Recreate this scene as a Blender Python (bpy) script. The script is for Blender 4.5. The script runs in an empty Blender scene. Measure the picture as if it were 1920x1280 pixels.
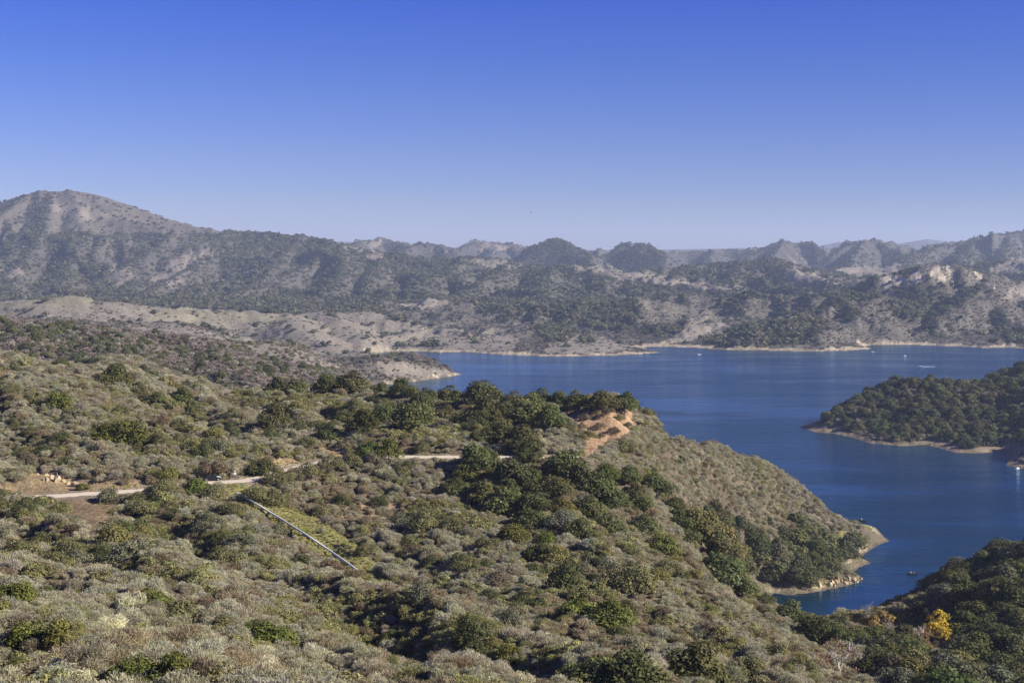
import bpy, bmesh, math, random
import numpy as np
from mathutils import Vector, Matrix

rng = np.random.default_rng(7)
random.seed(7)
scene = bpy.context.scene
COL = scene.collection
R = math.radians

# ------------------------------------------------------------------ camera numbers
F = 2637.0          # focal length in photo pixels (1920 wide)
CAMZ = 150.0        # metres above the lake
HY = 470.0          # horizon row of the photo


def ray_xy(px, Y):
    return (px - 960.0) / F * Y


def zat(py, Y):
    return CAMZ - (py - HY) / F * Y


# ------------------------------------------------------------------ noise
def _h(ix, iy, seed):
    h = (ix * 374761393 + iy * 668265263 + seed * 97463467) & 0xffffffff
    h = ((h ^ (h >> 13)) * 1274126177) & 0xffffffff
    return (h ^ (h >> 16))


def pn(x, y, seed=0):
    x = np.asarray(x, float); y = np.asarray(y, float)
    xi = np.floor(x).astype(np.int64); yi = np.floor(y).astype(np.int64)
    xf = x - xi; yf = y - yi
    u = xf * xf * xf * (xf * (xf * 6 - 15) + 10); v = yf * yf * yf * (yf * (yf * 6 - 15) + 10)

    def g(ox, oy):
        a = _h(xi + ox, yi + oy, seed) * (2 * math.pi / 4294967296.0)
        return np.cos(a) * (xf - ox) + np.sin(a) * (yf - oy)
    a = g(0, 0) * (1 - u) + g(1, 0) * u
    b = g(0, 1) * (1 - u) + g(1, 1) * u
    return (a * (1 - v) + b * v) * 1.5


def fbm(x, y, octv=4, seed=0, gain=0.5):
    s = 0; a = 1.0; f = 1.0
    for k in range(octv):
        s = s + a * pn(x * f + 17.3 * k, y * f - 9.1 * k, seed + k); a *= gain; f *= 2.03
    return s


def ridged(x, y, octv=4, seed=0, gain=0.5):
    s = 0; a = 1.0; f = 1.0; t = 0
    for k in range(octv):
        s = s + a * (1 - np.abs(pn(x * f + 7.7 * k, y * f + 3.1 * k, seed + k)) * 1.6); t += a; a *= gain; f *= 2.07
    return s / t


def sstep(a, b, x):
    t = np.clip((x - a) / (b - a), 0, 1)
    return t * t * (3 - 2 * t)


def inpoly(px, py, poly):
    poly = np.array(poly, float)
    res = np.zeros(np.shape(px), bool)
    n = len(poly)
    for i in range(n):
        x1, y1 = poly[i]; x2, y2 = poly[(i + 1) % n]
        if y1 == y2:
            continue
        c = ((y1 > py) != (y2 > py)) & (px < (x2 - x1) * (py - y1) / (y2 - y1) + x1)
        res ^= c
    return res


def polydist(x, y, pts, closed=True):
    d = np.full(np.shape(x), 1e18)
    n = len(pts)
    for i in range(n if closed else n - 1):
        ax, ay = pts[i]; bx, by = pts[(i + 1) % n]
        vx, vy = bx - ax, by - ay
        L = vx * vx + vy * vy + 1e-9
        t = np.clip(((x - ax) * vx + (y - ay) * vy) / L, 0, 1)
        d = np.minimum(d, (x - ax - t * vx) ** 2 + (y - ay - t * vy) ** 2)
    return np.sqrt(d)


# ------------------------------------------------------------------ the lake outline (plan view)
def lk(px, py):          # a shore point seen in the photo, on the water plane
    Y = CAMZ * F / (py - HY)
    return (ray_xy(px, Y), Y)


def lp(px, Y):
    return (ray_xy(px, Y), Y)


LAKE = [lp(700, 2060), lk(757, 658.5), lk(793, 659), lk(827, 661), lk(870, 659.5), lk(887, 661), lk(933, 664.5),
        lk(990, 667), lk(1040, 668), lk(1100, 667.4), lk(1160, 666), lk(1215, 663), lk(1240, 661), lk(1215, 656),
        lk(1207, 651), lk(1240, 650), lk(1290, 651.5), lk(1322, 652.5), lk(1335, 655), lk(1387, 656.5), lk(1440, 657),
        lk(1487, 658.5), lk(1540, 658.5), lk(1593, 657), lk(1637, 654), lk(1622, 650), lk(1633, 647), lk(1700, 646),
        lk(1747, 648), lk(1800, 649.5), lk(1847, 652.5), lk(1890, 651), lk(1920, 654), lp(2200, 2150),
        lp(2200, 1640), lp(2000, 1600), lp(1920, 1560), lp(1800, 1470), lp(1650, 1360), lp(1550, 1260),
        lk(1500, 800), lk(1526, 810), lk(1560, 812), lk(1600, 820), lk(1628, 830), lk(1690, 836), lk(1738, 834), lk(1762, 840),
        lk(1790, 848), lk(1835, 850), lk(1872, 846), lk(1893, 852), lk(1886, 872), lk(1935, 882), lp(2050, 930), lp(2200, 900),
        lp(2200, 800), lp(2050, 770), lp(1950, 720), lp(1850, 670), lp(1770, 600), lp(1715, 560), lp(1660, 540), lp(1600, 536), lp(1540, 548),
        lp(1480, 572), lp(1440, 604),
        lk(1448, 1111), lk(1480, 1115), lk(1530, 1109), lk(1570, 1101), lk(1600, 1094), lk(1620, 1085), lk(1600, 1072),
        lk(1612, 1062), lk(1636, 1054), lk(1612, 1046), lk(1625, 1035), lk(1645, 1022), lk(1666, 1014),
        lp(1640, 764), lp(1560, 790), lp(1400, 805), lp(1250, 770), lp(1130, 700), lp(900, 820), lp(790, 1000), lp(720, 1280), lp(690, 1480),
        lk(692, 722), lk(740, 720), lk(790, 714), lk(835, 707), lk(866, 702.5), lk(842, 694), lk(815, 688), lk(800, 683), lk(780, 676),
        lk(765, 669), lp(735, 2000)]
LAKE_PX = LAKE

# ------------------------------------------------------------------ control points of the land: (px, py, Y)
CP = []


def cp(*rows):
    for r in rows:
        CP.append(r)


# near hillside
cp((0, 1280, 75), (0, 1330, 62), (480, 1280, 96), (960, 1280, 138), (1300, 1275, 152), (1500, 1290, 185), (1640, 1300, 240), (1800, 1320, 270), (1920, 1320, 290),
   (0, 1100, 150), (0, 1000, 222), (300, 1060, 205), (240, 1000, 245), (300, 1160, 140), (550, 1120, 185), (620, 1200, 150), (760, 1130, 200), (760, 1220, 160),
   (672, 1077, 250), (560, 1005, 272), (455, 935, 294), (600, 960, 300), (700, 960, 305), (820, 1000, 290), (960, 1090, 232), (960, 960, 310), (860, 920, 325),
   (1115, 1165, 195), (1100, 1010, 290), (1100, 915, 326), (1100, 866, 345), (1250, 1080, 270), (1300, 1170, 215), (1300, 1060, 330), (1300, 1085, 430), (1300, 1020, 530), (1300, 930, 580),
   (1240, 812, 540), (1290, 824, 620), (1345, 840, 670), (1400, 1118, 370), (1400, 1200, 235), (1400, 1150, 480), (1400, 1060, 600), (1400, 940, 660), (1400, 860, 710), (1450, 888, 730),
   (1500, 1170, 380), (1500, 1085, 628), (1500, 990, 690), (1500, 922, 740), (1440, 1104, 620), (1560, 963, 748), (1590, 1030, 692), (1600, 996, 742), (1450, 1150, 400),
   (1540, 1240, 270), (1590, 1170, 450), (1600, 1220, 350), (1640, 1190, 470), (1560, 1150, 540))
# road bench, z about 100
for px, py in ((-300, 950), (0, 936), (100, 930), (200, 924), (270, 919), (340, 911), (390, 905), (440, 903), (490, 896), (540, 882), (600, 868), (640, 862),
               (700, 859), (760, 857), (840, 857), (930, 857), (1020, 858)):
    cp((px, py, 50 * F / (py - HY)))
# above the road
cp((0, 850, 330), (0, 760, 375), (0, 678, 430), (100, 695, 435), (200, 710, 440), (200, 800, 360), (350, 728, 460), (350, 800, 385), (500, 745, 480), (500, 800, 405),
   (600, 748, 490), (600, 800, 410), (700, 752, 500), (700, 800, 420), (760, 760, 500), (770, 805, 410), (870, 765, 490), (870, 800, 430), (950, 766, 480), (1000, 765, 470),
   (960, 815, 395), (1040, 825, 385), (1060, 765, 450), (1130, 760, 445), (1110, 838, 375), (1190, 775, 450), (1190, 805, 420), (1185, 855, 385), (1200, 910, 350), (1240, 900, 420))
# behind the near ridges: falls away
cp((0, 760, 620), (200, 800, 620), (400, 840, 620), (600, 860, 650), (760, 900, 700), (900, 950, 700), (1000, 880, 580), (1050, 850, 540), (1060, 790, 490), (1130, 800, 500), (1000, 930, 640), (1130, 980, 640), (1250, 980, 700), (1400, 985, 770))
# the bluish ridge behind on the left, ending in the sand spit
cp((0, 672, 770), (0, 607, 900), (100, 680, 780), (100, 610, 930), (150, 616, 950), (250, 632, 980), (250, 690, 800), (430, 648, 1050), (430, 700, 860), (560, 650, 1250), (560, 700, 960),
   (640, 662, 1400), (640, 705, 1200), (700, 668, 1500), (740, 670, 1620), (800, 688, 1690), (700, 712, 1540), (800, 700, 1680),
   (0, 640, 1350), (250, 650, 1400), (450, 670, 1500), (600, 680, 1700), (680, 672, 1850))
# tan hills beyond
cp((0, 600, 1750), (0, 568, 1950), (130, 556, 1980), (250, 566, 2020), (250, 610, 1800), (420, 583, 2150), (400, 620, 1850), (540, 590, 2150), (540, 640, 1850), (600, 585, 2300),
   (600, 640, 1980), (690, 585, 2400), (700, 620, 2200), (700, 650, 2080), (760, 600, 2450), (760, 640, 2180), (840, 612, 2450), (840, 645, 2170), (900, 650, 2150),
   (760, 575, 2700), (830, 560, 2900), (900, 565, 2900), (920, 600, 2550), (1000, 630, 2250), (1000, 590, 2500), (1000, 562, 2800), (1060, 640, 2170), (1150, 652, 2080),
   (1150, 605, 2450), (1150, 558, 2800), (1250, 640, 2330), (1290, 605, 2500), (1300, 545, 2900), (1400, 602, 2330), (1400, 548, 2800), (1340, 640, 2180), (1440, 640, 2140),
   (1500, 590, 2330), (1500, 640, 2150), (1500, 548, 2750), (1620, 592, 2350), (1560, 630, 2190), (1660, 635, 2330), (1700, 640, 2330), (1650, 560, 2480), (1720, 532, 2650), (1660, 535, 2750),
   (1740, 530, 2700), (1750, 494, 2870), (1850, 503, 2950), (1650, 522, 2900), (1720, 600, 2480), (1800, 600, 2420), (1840, 560, 2600), (1840, 535, 2700), (1900, 605, 2420), (1920, 545, 2700),
   (1800, 640, 2230), (1920, 640, 2230), (1920, 520, 2900))
for px in (0, 250, 500, 750, 1000, 1250, 1500, 1750, 1920):
    cp((px, HY + (CAMZ - 42) * F / 3300., 3300), (px, HY + (CAMZ - 40) * F / 3700., 3700))
# right peninsula
cp((1530, 800, 1190), (1560, 784, 1210), (1600, 768, 1220), (1650, 738, 1235), (1740, 716, 1260), (1800, 722, 1280), (1850, 706, 1300), (1920, 690, 1310),
   (1600, 810, 1150), (1680, 815, 1125), (1680, 775, 1170), (1780, 825, 1090), (1780, 770, 1160), (1880, 830, 1070), (1880, 760, 1170), (1930, 850, 1000), (1930, 780, 1120),
   (1600, 830, 1300), (1740, 790, 1400), (1920, 760, 1480))
# right wooded hillside
cp((1660, 1230, 330), (1690, 1160, 470), (1720, 1130, 490), (1800, 1085, 480), (1860, 1060, 470), (1920, 1045, 460), (1760, 1220, 360), (1850, 1180, 370), (1920, 1150, 380),
   (1700, 1280, 265), (1920, 1240, 325), (1780, 1100, 620), (1920, 1060, 680))
PTS = np.array(CP, float)
ed = []
for r in CP:
    if r[0] <= 0:
        ed += [(-330, r[1], r[2]), (-660, r[1], r[2])]
    if r[0] >= 1920:
        ed += [(2250, r[1], r[2]), (2590, r[1], r[2])]
PTS = np.vstack([PTS, np.array([e for e in ed if not (e[0] == -330 and e[1] > 940 and e[1] < 960)], float)])
KU = 1.5
PU = (PTS[:, 0] - 960) / F * KU; PV = np.log(PTS[:, 2]); PT = (PTS[:, 1] - HY) / F


def tpsk(r2):
    return 0.5 * r2 * np.log(r2 + 1e-12)


n = len(PU)
K = tpsk((PU[:, None] - PU[None]) ** 2 + (PV[:, None] - PV[None]) ** 2) + np.eye(n) * 2e-6
A = np.zeros((n + 3, n + 3)); A[:n, :n] = K
A[:n, n] = 1; A[:n, n + 1] = PU; A[:n, n + 2] = PV; A[n:, :n] = A[:n, n:].T
W = np.linalg.solve(A, np.concatenate([PT, [0, 0, 0]]))


def tps(u, v):
    out = np.empty(u.size); uf = u.ravel() * KU; vf = v.ravel()
    for i in range(0, u.size, 20000):
        a = uf[i:i + 20000]; b = vf[i:i + 20000]
        out[i:i + 20000] = tpsk((a[:, None] - PU[None]) ** 2 + (b[:, None] - PV[None]) ** 2) @ W[:n] + W[n] + W[n + 1] * a + W[n + 2] * b
    return out.reshape(u.shape)


# ------------------------------------------------------------------ grid
ucore = np.linspace(-0.42, 0.42, 700)
U = np.concatenate([np.linspace(-0.64, -0.425, 40), ucore, np.linspace(0.425, 0.64, 40)])
V = np.linspace(math.log(38.0), math.log(16500.0), 900)
NU, NV = len(U), len(V)
GU, GV = np.meshgrid(U, V)          # rows = v
GY = np.exp(GV); GX = GU * GY
PXg = GU * F + 960

ROADZ = 99.6
road_px = [(-420, 956), (-300, 950), (-100, 941), (0, 936), (100, 930), (200, 924), (270, 919), (340, 911), (390, 905), (440, 903), (490, 896), (540, 882), (600, 868), (640, 862),
           (700, 859), (760, 857), (840, 857), (930, 857), (1020, 858), (1060, 858), (1085, 859)]
ROAD = [(ray_xy(p, (CAMZ - ROADZ) * F / (q - HY)), (CAMZ - ROADZ) * F / (q - HY)) for p, q in road_px]


def smooth_path(pts, k=10):
    P = np.array(pts); out = []
    for i in range(len(P) - 1):
        p0 = P[max(i - 1, 0)]; p1 = P[i]; p2 = P[i + 1]; p3 = P[min(i + 2, len(P) - 1)]
        for t in np.linspace(0, 1, k, endpoint=False):
            out.append(0.5 * ((2 * p1) + (-p0 + p2) * t + (2 * p0 - 5 * p1 + 4 * p2 - p3) * t * t + (-p0 + 3 * p1 - 3 * p2 + p3) * t ** 3))
    out.append(P[-1]); return np.array(out)


ROADS = smooth_path(ROAD, 8)


def crest(px, rows):
    rows = np.array(rows, float)
    z = CAMZ - (rows[:, 1] - HY) / F * rows[:, 2]
    return np.interp(px, rows[:, 0], z), np.interp(px, rows[:, 0], rows[:, 2])


L5 = [(-800, 430, 5200), (-200, 405, 5200), (0, 380, 5200), (40, 366, 5200), (75, 358, 5200), (100, 360, 5200), (130, 356, 5200), (180, 364, 5200), (250, 386, 5200), (320, 411, 5100), (400, 429, 5000),
      (450, 433, 5000), (500, 436, 4900), (570, 441, 4800), (640, 453, 4600), (700, 468, 4500), (760, 478, 4400), (800, 486, 4300), (880, 482, 4300), (940, 486, 4300), (1000, 497, 4200),
      (1100, 496, 4200), (1180, 506, 4100), (1250, 522, 4000), (1300, 503, 4000), (1380, 491, 4000), (1450, 484, 4000), (1500, 492, 4000), (1560, 516, 3900), (1640, 508, 3900), (1700, 512, 3900),
      (1760, 507, 3900), (1850, 490, 4000), (1920, 484, 4000), (2300, 470, 4000), (2700, 460, 4000)]
L6 = [(-800, 460, 7000), (500, 458, 7000), (600, 462, 7000), (640, 455, 7000), (690, 449, 7000), (705, 445, 7000), (716, 443, 7000), (740, 452, 7000), (770, 459, 7000), (790, 457, 6800), (812, 456, 6600),
      (850, 463, 6800), (872, 458, 7000), (890, 452, 7300), (905, 451, 7300), (930, 454, 7300), (962, 455, 7300), (985, 460, 6800), (1005, 462, 6500), (1025, 452, 6300), (1040, 446, 6300), (1052, 451, 6300), (1078, 461, 6300),
      (1110, 471, 6400), (1140, 468, 6400), (1162, 460, 6400), (1180, 457, 6400), (1195, 458, 6400), (1205, 456, 6400), (1225, 468, 6500), (1245, 472, 6800), (1262, 469, 7000), (1300, 471, 7000), (1350, 467, 7000), (1420, 467, 6800),
      (1440, 462, 6700), (1455, 455, 6700), (1470, 452, 6700), (1490, 453, 6700), (1515, 453, 6800), (1535, 460, 6800), (1560, 463, 6800), (1585, 455, 6600), (1610, 450, 6600), (1640, 448, 6600), (1660, 456, 6600), (1680, 460, 6700), (1720, 466, 6600),
      (1780, 456, 6300), (1830, 446, 6200), (1855, 440, 6100), (1880, 436, 6100), (1920, 433, 6000), (2100, 420, 6000), (2300, 430, 6000), (2700, 440, 6000)]
L7 = [(-800, 468, 13000), (300, 466, 13000), (640, 452, 13000), (1000, 470, 13000), (1500, 463, 13000), (1540, 459, 13000), (1575, 452, 13000), (1610, 460, 13000), (1690, 455, 13000), (1740, 447, 13000), (1785, 455, 13000), (1900, 462, 13000), (2700, 466, 13000)]


RID = [([(-300, 575, 2000), (0, 566, 2000), (60, 556, 2000), (130, 550, 2000), (190, 562, 2010), (300, 572, 2050)], .32), ([(300, 578, 2150), (420, 578, 2200), (540, 586, 2200)], .3), ([(540, 586, 2200), (560, 610, 2080), (600, 640, 1980)], .35),
       ([(250, 600, 1950), (330, 603, 1900), (430, 640, 1850)], .28), ([(560, 588, 2300), (600, 580, 2320), (640, 600, 2200), (690, 640, 2080)], .38), ([(600, 582, 2450), (690, 578, 2450), (740, 592, 2420), (800, 622, 2350)], .36),
       ([(600, 650, 2050), (690, 632, 2150), (760, 622, 2300), (800, 618, 2350), (850, 612, 2400), (900, 640, 2200)], .34), ([(700, 578, 2750), (800, 584, 2750), (900, 590, 2720), (1000, 597, 2650)], .34), ([(740, 575, 3000), (800, 556, 3000), (900, 562, 3000), (980, 566, 2950)], .3),
       ([(880, 655, 2130), (930, 632, 2250), (975, 620, 2330), (1000, 612, 2420)], .42), ([(1000, 596, 2550), (1050, 606, 2450), (1090, 628, 2300), (1150, 642, 2200), (1200, 658, 2100)], .4), ([(980, 580, 2700), (1040, 562, 2700), (1090, 553, 2700), (1180, 553, 2750), (1280, 560, 2800)], .38),
       ([(1200, 590, 2550), (1280, 598, 2450), (1300, 600, 2400), (1260, 630, 2280)], .34), ([(1340, 648, 2120), (1390, 622, 2180), (1440, 602, 2260), (1530, 585, 2350), (1620, 545, 2600)], .42), ([(1640, 540, 2600), (1610, 562, 2430), (1640, 590, 2330), (1690, 620, 2260), (1715, 642, 2240)], .46),
       ([(1500, 640, 2120), (1560, 600, 2250), (1610, 562, 2430)], .46), ([(1860, 520, 2750), (1840, 548, 2600), (1790, 575, 2480), (1760, 600, 2400), (1740, 635, 2280)], .42), ([(1840, 548, 2600), (1900, 600, 2430), (1960, 640, 2260)], .42), ([(1920, 560, 2700), (2100, 540, 2800), (2500, 540, 2800)], .4),
       ([(1560, 540, 2950), (1650, 515, 2920), (1700, 498, 2900), (1750, 488, 2900), (1830, 497, 2920), (1880, 515, 2920), (1960, 540, 2950), (2100, 530, 3000), (2500, 530, 3000)], .5), ([(1280, 545, 2950), (1300, 538, 2950), (1400, 548, 2850), (1500, 545, 2800), (1600, 545, 2750)], .32),
       # the low dark ridge behind the near slope
       ([(-300, 606, 900), (0, 604, 900), (100, 608, 930), (150, 614, 950), (250, 628, 985), (330, 628, 1000), (430, 642, 1060), (560, 643, 1250), (640, 654, 1400), (740, 664, 1600), (800, 684, 1680), (850, 699, 1700)], .3),
       ([(430, 642, 1060), (420, 668, 920), (430, 700, 820)], .4), ([(200, 620, 965), (190, 650, 850), (230, 690, 740)], .42), ([(60, 606, 920), (40, 640, 820)], .4), ([(560, 643, 1250), (520, 668, 1020), (560, 700, 900)], .38), ([(640, 655, 1400), (640, 680, 1230), (620, 705, 1080)], .3)]


FARR = [([(960, 484, 5600), (1005, 464, 5600), (1040, 444, 5600), (1080, 464, 5500), (1115, 480, 5300)], .52), ([(1115, 484, 5600), (1140, 471, 5650), (1164, 459, 5700), (1182, 458, 5700), (1194, 461, 5650), (1206, 455, 5600), (1224, 467, 5550), (1245, 482, 5400)], .52),
        ([(1400, 480, 5900), (1440, 463, 6100), (1455, 455, 6200), (1470, 451, 6200), (1492, 454, 6200), (1515, 453, 6200), (1532, 461, 6050), (1550, 474, 5900)], .45), ([(1470, 451, 6200), (1450, 480, 5500)], .5), ([(1560, 480, 5800), (1585, 463, 6000), (1610, 450, 6100), (1640, 448, 6100), (1662, 458, 6000), (1682, 467, 5800), (1705, 482, 5500)], .45),
        ([(1625, 449, 6100), (1600, 485, 5400)], .5), ([(1690, 488, 5000), (1720, 474, 5300), (1780, 458, 5600), (1830, 447, 5700), (1880, 437, 5800), (1920, 433, 5900), (2100, 420, 6000), (2500, 430, 6000)], .42), ([(1830, 447, 5700), (1800, 485, 5000)], .5), ([(1900, 436, 5850), (1880, 480, 5100)], .5), ([(1950, 430, 5900), (1960, 480, 5100)], .5),
        ([(750, 470, 5500), (775, 460, 5650), (800, 456, 5700), (825, 457, 5700), (855, 468, 5600)], .42), ([(860, 466, 6500), (890, 452, 6600), (930, 455, 6700), (962, 456, 6700), (1000, 470, 6400)], .4), ([(930, 455, 6700), (920, 475, 6200)], .5), ([(640, 464, 5200), (690, 450, 6200), (716, 443, 6300), (740, 451, 6200), (770, 463, 6000)], .45),
        ([(1240, 474, 6300), (1262, 469, 6400), (1300, 470, 6400), (1350, 467, 6400), (1420, 468, 6300)], .4), ([(1340, 467, 6400), (1330, 485, 5800)], .5),
        ([(1180, 507, 4100), (1250, 501, 4200), (1300, 497, 4200), (1380, 490, 4200), (1450, 484, 4200), (1490, 493, 4150), (1545, 516, 3950)], .42), ([(1400, 489, 4200), (1370, 520, 3600)], .5), ([(1300, 497, 4200), (1260, 525, 3600)], .5), ([(1480, 497, 4100), (1560, 518, 3800), (1640, 527, 3600)], .32), ([(1530, 508, 4500), (1600, 500, 4700), (1660, 495, 4700), (1720, 500, 4600)], .4),
        ([(690, 470, 4600), (760, 477, 4500), (800, 487, 4300), (880, 481, 4400), (940, 487, 4300), (1000, 497, 4200)], .4), ([(1040, 499, 4000), (1150, 510, 3800), (1280, 530, 3500), (1400, 544, 3300)], .32), ([(870, 484, 4350), (845, 505, 3950), (790, 530, 3550)], .5), ([(960, 490, 4250), (930, 515, 3800), (880, 545, 3350)], .5), ([(740, 478, 4450), (700, 510, 3900), (690, 545, 3450)], .5), ([(1040, 499, 4000), (1010, 530, 3500)], .5), ([(1150, 510, 3800), (1130, 535, 3400)], .5),
        ([(640, 453, 4600), (590, 490, 4300), (520, 520, 3900), (440, 548, 3450)], .5), ([(500, 436, 4900), (470, 468, 4600), (400, 480, 4400), (340, 515, 3950), (270, 550, 3450)], .5), ([(400, 429, 5000), (300, 470, 4600), (245, 485, 4400), (215, 535, 3700)], .5), ([(570, 441, 4800), (530, 480, 4450), (480, 505, 4100)], .5), ([(640, 453, 4600), (650, 500, 4000), (620, 550, 3400)], .5),
        ([(130, 355, 5200), (150, 385, 4980), (220, 408, 4850), (330, 432, 4700)], .42), ([(100, 360, 5200), (90, 420, 4700), (60, 475, 4250), (10, 525, 3750)], .5), ([(60, 362, 5200), (0, 405, 4900), (-80, 470, 4300)], .5), ([(150, 385, 4980), (150, 440, 4550), (130, 500, 4000), (120, 545, 3500)], .5), ([(330, 432, 4700), (300, 460, 4500)], .45)]


def ridge_field(X, Y, base, rid=None):
    out = base
    wob = 1 + .25 * fbm(X / 60, Y / 90, 3, 201) if rid is None else 1 + .22 * fbm(X / 150, Y / 220, 4, 202) 
    for pts, sl in (rid or RID):
        P = [(ray_xy(a, c), c, zat(b, c)) for a, b, c in pts]
        far = P[0][1] > 1750
        best = np.full(X.shape, -1e9)
        for i in range(len(P) - 1):
            ax, ay, az = P[i]; bx, by, bz = P[i + 1]
            vx, vy = bx - ax, by - ay; L_ = vx * vx + vy * vy + 1e-9
            t = np.clip(((X - ax) * vx + (Y - ay) * vy) / L_, 0, 1)
            d = np.sqrt((X - ax - t * vx) ** 2 + (Y - ay - t * vy) ** 2)
            r_ = (26. if far else 12.) if rid is None else 11.
            if far and rid is None: sl_ = sl * 1.45
            else: sl_ = sl * (1.25 if rid else 1)
            best = np.maximum(best, az + t * (bz - az) - sl_ * wob * (np.sqrt(d * d + r_ * r_) - r_))
        k_ = (5.0 if far else 3.0) if rid is None else 5.0
        hh = np.clip(.5 + .5 * (best - out) / k_, 0, 1)
        out = out * (1 - hh) + best * hh + k_ * hh * (1 - hh) * .5
    return out


def height():
    Hh = np.full(GY.shape, 30.0)
    near = V < math.log(3950)
    t = tps(GU[near], GV[near])
    h = CAMZ - t * GY[near]
    Yn = GY[near]; Xn = GX[near]
    h = np.where(Yn > 3300, h + (40 - h) * sstep(3300, 3650, Yn), h)
    # relief of the near slopes: small spurs that run down to the right and toward the viewer
    ca, sa = 0.5, -0.866
    al = Xn * ca + Yn * sa; ac = -Xn * sa + Yn * ca
    spur = ridged(al / 90 + 0.15 * fbm(Xn / 40, Yn / 40, 2, 5), ac / 28, 3, 11) - 0.62
    wn = (1 - sstep(420, 760, Yn))
    dro = polydist(Xn, Yn, ROADS[::3], closed=False)
    h = h + wn * spur * (6.8 - 5.0 * (1 - sstep(8, 60, dro))) * sstep(50, 130, Yn) + wn * (fbm(Xn / 14, Yn / 14, 3, 21) * 0.9)
    wm = sstep(500, 800, Yn)
    h = h + wm * (1 - sstep(1700, 2100, Yn)) * (fbm(Xn / 60, Yn / 60, 4, 31) * 5 + (ridged(Xn / 95, Yn / 150, 3, 35) - .62) * 13)
    mr_ = (Yn > 640) & (Yn < 3300)
    lower = 16 * sstep(1800, 2050, Yn) + 8 * sstep(640, 800, Yn) * (1 - sstep(1700, 1800, Yn)) * (Xn < 0)
    hb = np.maximum(h - lower, 2)
    wb = sstep(1780, 1950, Yn); hb = hb * (1 - wb) + wb * (4 + .03 * np.maximum(Yn - 2050, 0))
    h[mr_] = ridge_field(Xn[mr_], Yn[mr_], hb[mr_])
    wl = sstep(1800, 2150, Yn)
    h = h + wl * np.where((Xn < -150) & (Yn < 2500), .35, 1) * (np.minimum(ridged(Xn / 120 + 0.3 * fbm(Xn / 200, Yn / 300, 2, 8), Yn / 260, 4, 41) - 0.84, 0) * 26 + (ridged(Xn / 48 + .5 * fbm(Xn / 70, Yn / 90, 2, 46), Yn / 75, 3, 47) - .8) * 8 + fbm(Xn / 45, Yn / 70, 3, 44) * 1.6)
    Hh[near] = h
    # far ridges
    px = PXg; Y = GY; X = GX
    wx = X + 120 * fbm(X / 700, Y / 700, 2, 61)
    zc, Yc = crest(px, L5)
    Y0 = 3050.
    s = np.clip((Y - Y0) / (Yc - Y0), 0, 1)
    base = 42 + (zc - 42) * np.where(px < 640, s ** 1.9, s ** 2.2)
    wob = (1 - ridged((wx + .25 * (Y - 4200)) / 230, Y / 900, 5, 71, .42)) * 110 * np.minimum(1, (zc - 20) / 130) * (np.sin(np.pi * np.clip(s, 0, 1)) ** 0.8 * 0.9)
    h5 = base - wob + 20 * np.sin(np.pi * s) + fbm(X / 90, Y / 90, 3, 75) * 5 * np.sin(np.pi * s) 
    h5 = np.where(Y > Yc, zc - (Y - Yc) * 0.24 - 25 * fbm(X / 400, Y / 400, 3, 77) * sstep(0, 300, Y - Yc), h5)
    h5 = np.where(Y < Y0, -50, h5)
    zc6, Yc6 = crest(px, L6)
    Yc6 = Yc6 + 500 * fbm(px / 90, px * 0 + 3.3, 3, 87)
    zc6 = zc6 + 16 * fbm(px / 30, px * 0 + 1.7, 4, 88)
    dy = Y - Yc6
    am = np.maximum(zc6 - 60, 30)
    run = np.exp(-np.abs(dy) / 900.)
    spur6 = (1 - ridged(wx / 300, Y / 520, 5, 81, .5)) * 210
    ady = np.sqrt(dy * dy + 60. ** 2) - 60.
    h6 = zc6 - np.where(dy < 0, .26, .3) * ady - (1 - ridged(wx / 190, Y / 420, 5, 81, .5)) * np.minimum(ady * .5, 110) + fbm(X / 60, Y / 60, 2, 83) * 3
    zc7, Yc7 = crest(px, L7)
    dy7 = Y - Yc7
    h7 = 40 + (zc7 - 40) * np.clip(1 - np.abs(dy7) / 3000., -1, 1) - (1 - ridged(X / 600, Y / 900, 4, 91)) * 160 * np.clip(np.abs(dy7) / 500, 0, 1)
    far = np.maximum(np.maximum(h5, h6), np.maximum(h7, 25))
    mf = (Y > 3000) & (Y < 7600)
    gul = (1 - ridged(X[mf] / 75 + .4 * fbm(X[mf] / 150, Y[mf] / 200, 2, 205), Y[mf] / 150, 3, 207))
    rf_ = ridge_field(X[mf], Y[mf], far[mf], FARR)
    far[mf] = rf_ - (gul * 17 - 5) * sstep(3000, 3300, Y[mf]) * (1 - .8 * sstep(200, 260, rf_) * (px[mf] < 430))
    k = sstep(2950, 3150, Y)
    Hh = np.where(Y < 2950, Hh, np.maximum(Hh - 200 * sstep(3400, 3900, Y), far * k + (1 - k) * -50))
    # road bench
    m = (GY > 200) & (GY < 450)
    d = polydist(GX[m], GY[m], ROADS, closed=False)
    hh = Hh[m]
    w = 1 - sstep(3.6, 9.0, d)
    Hh[m] = hh * (1 - w) + ROADZ * w
    # shore
    m = (GY > 480) & (GY < 2600)
    d = polydist(GX[m], GY[m], LAKE)
    ins = inpoly(GX[m], GY[m], LAKE)
    hh = Hh[m]
    bw = 9 + 5 * fbm(GX[m] / 40, GY[m] / 40, 2, 55)
    bw = np.where(GY[m] > 1900, 16 + 8 * fbm(GX[m] / 70, GY[m] / 70, 2, 56), bw)
    rise = np.where(GY[m] > 1900, .2, .26)
    lo = 0.13 * np.minimum(d, 60) + 0.2
    hi = np.where(d < bw, 0.25 + rise * d, 0.25 + rise * bw + (d - bw) * np.where(GY[m] < 800, 2.6, .9))
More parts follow.
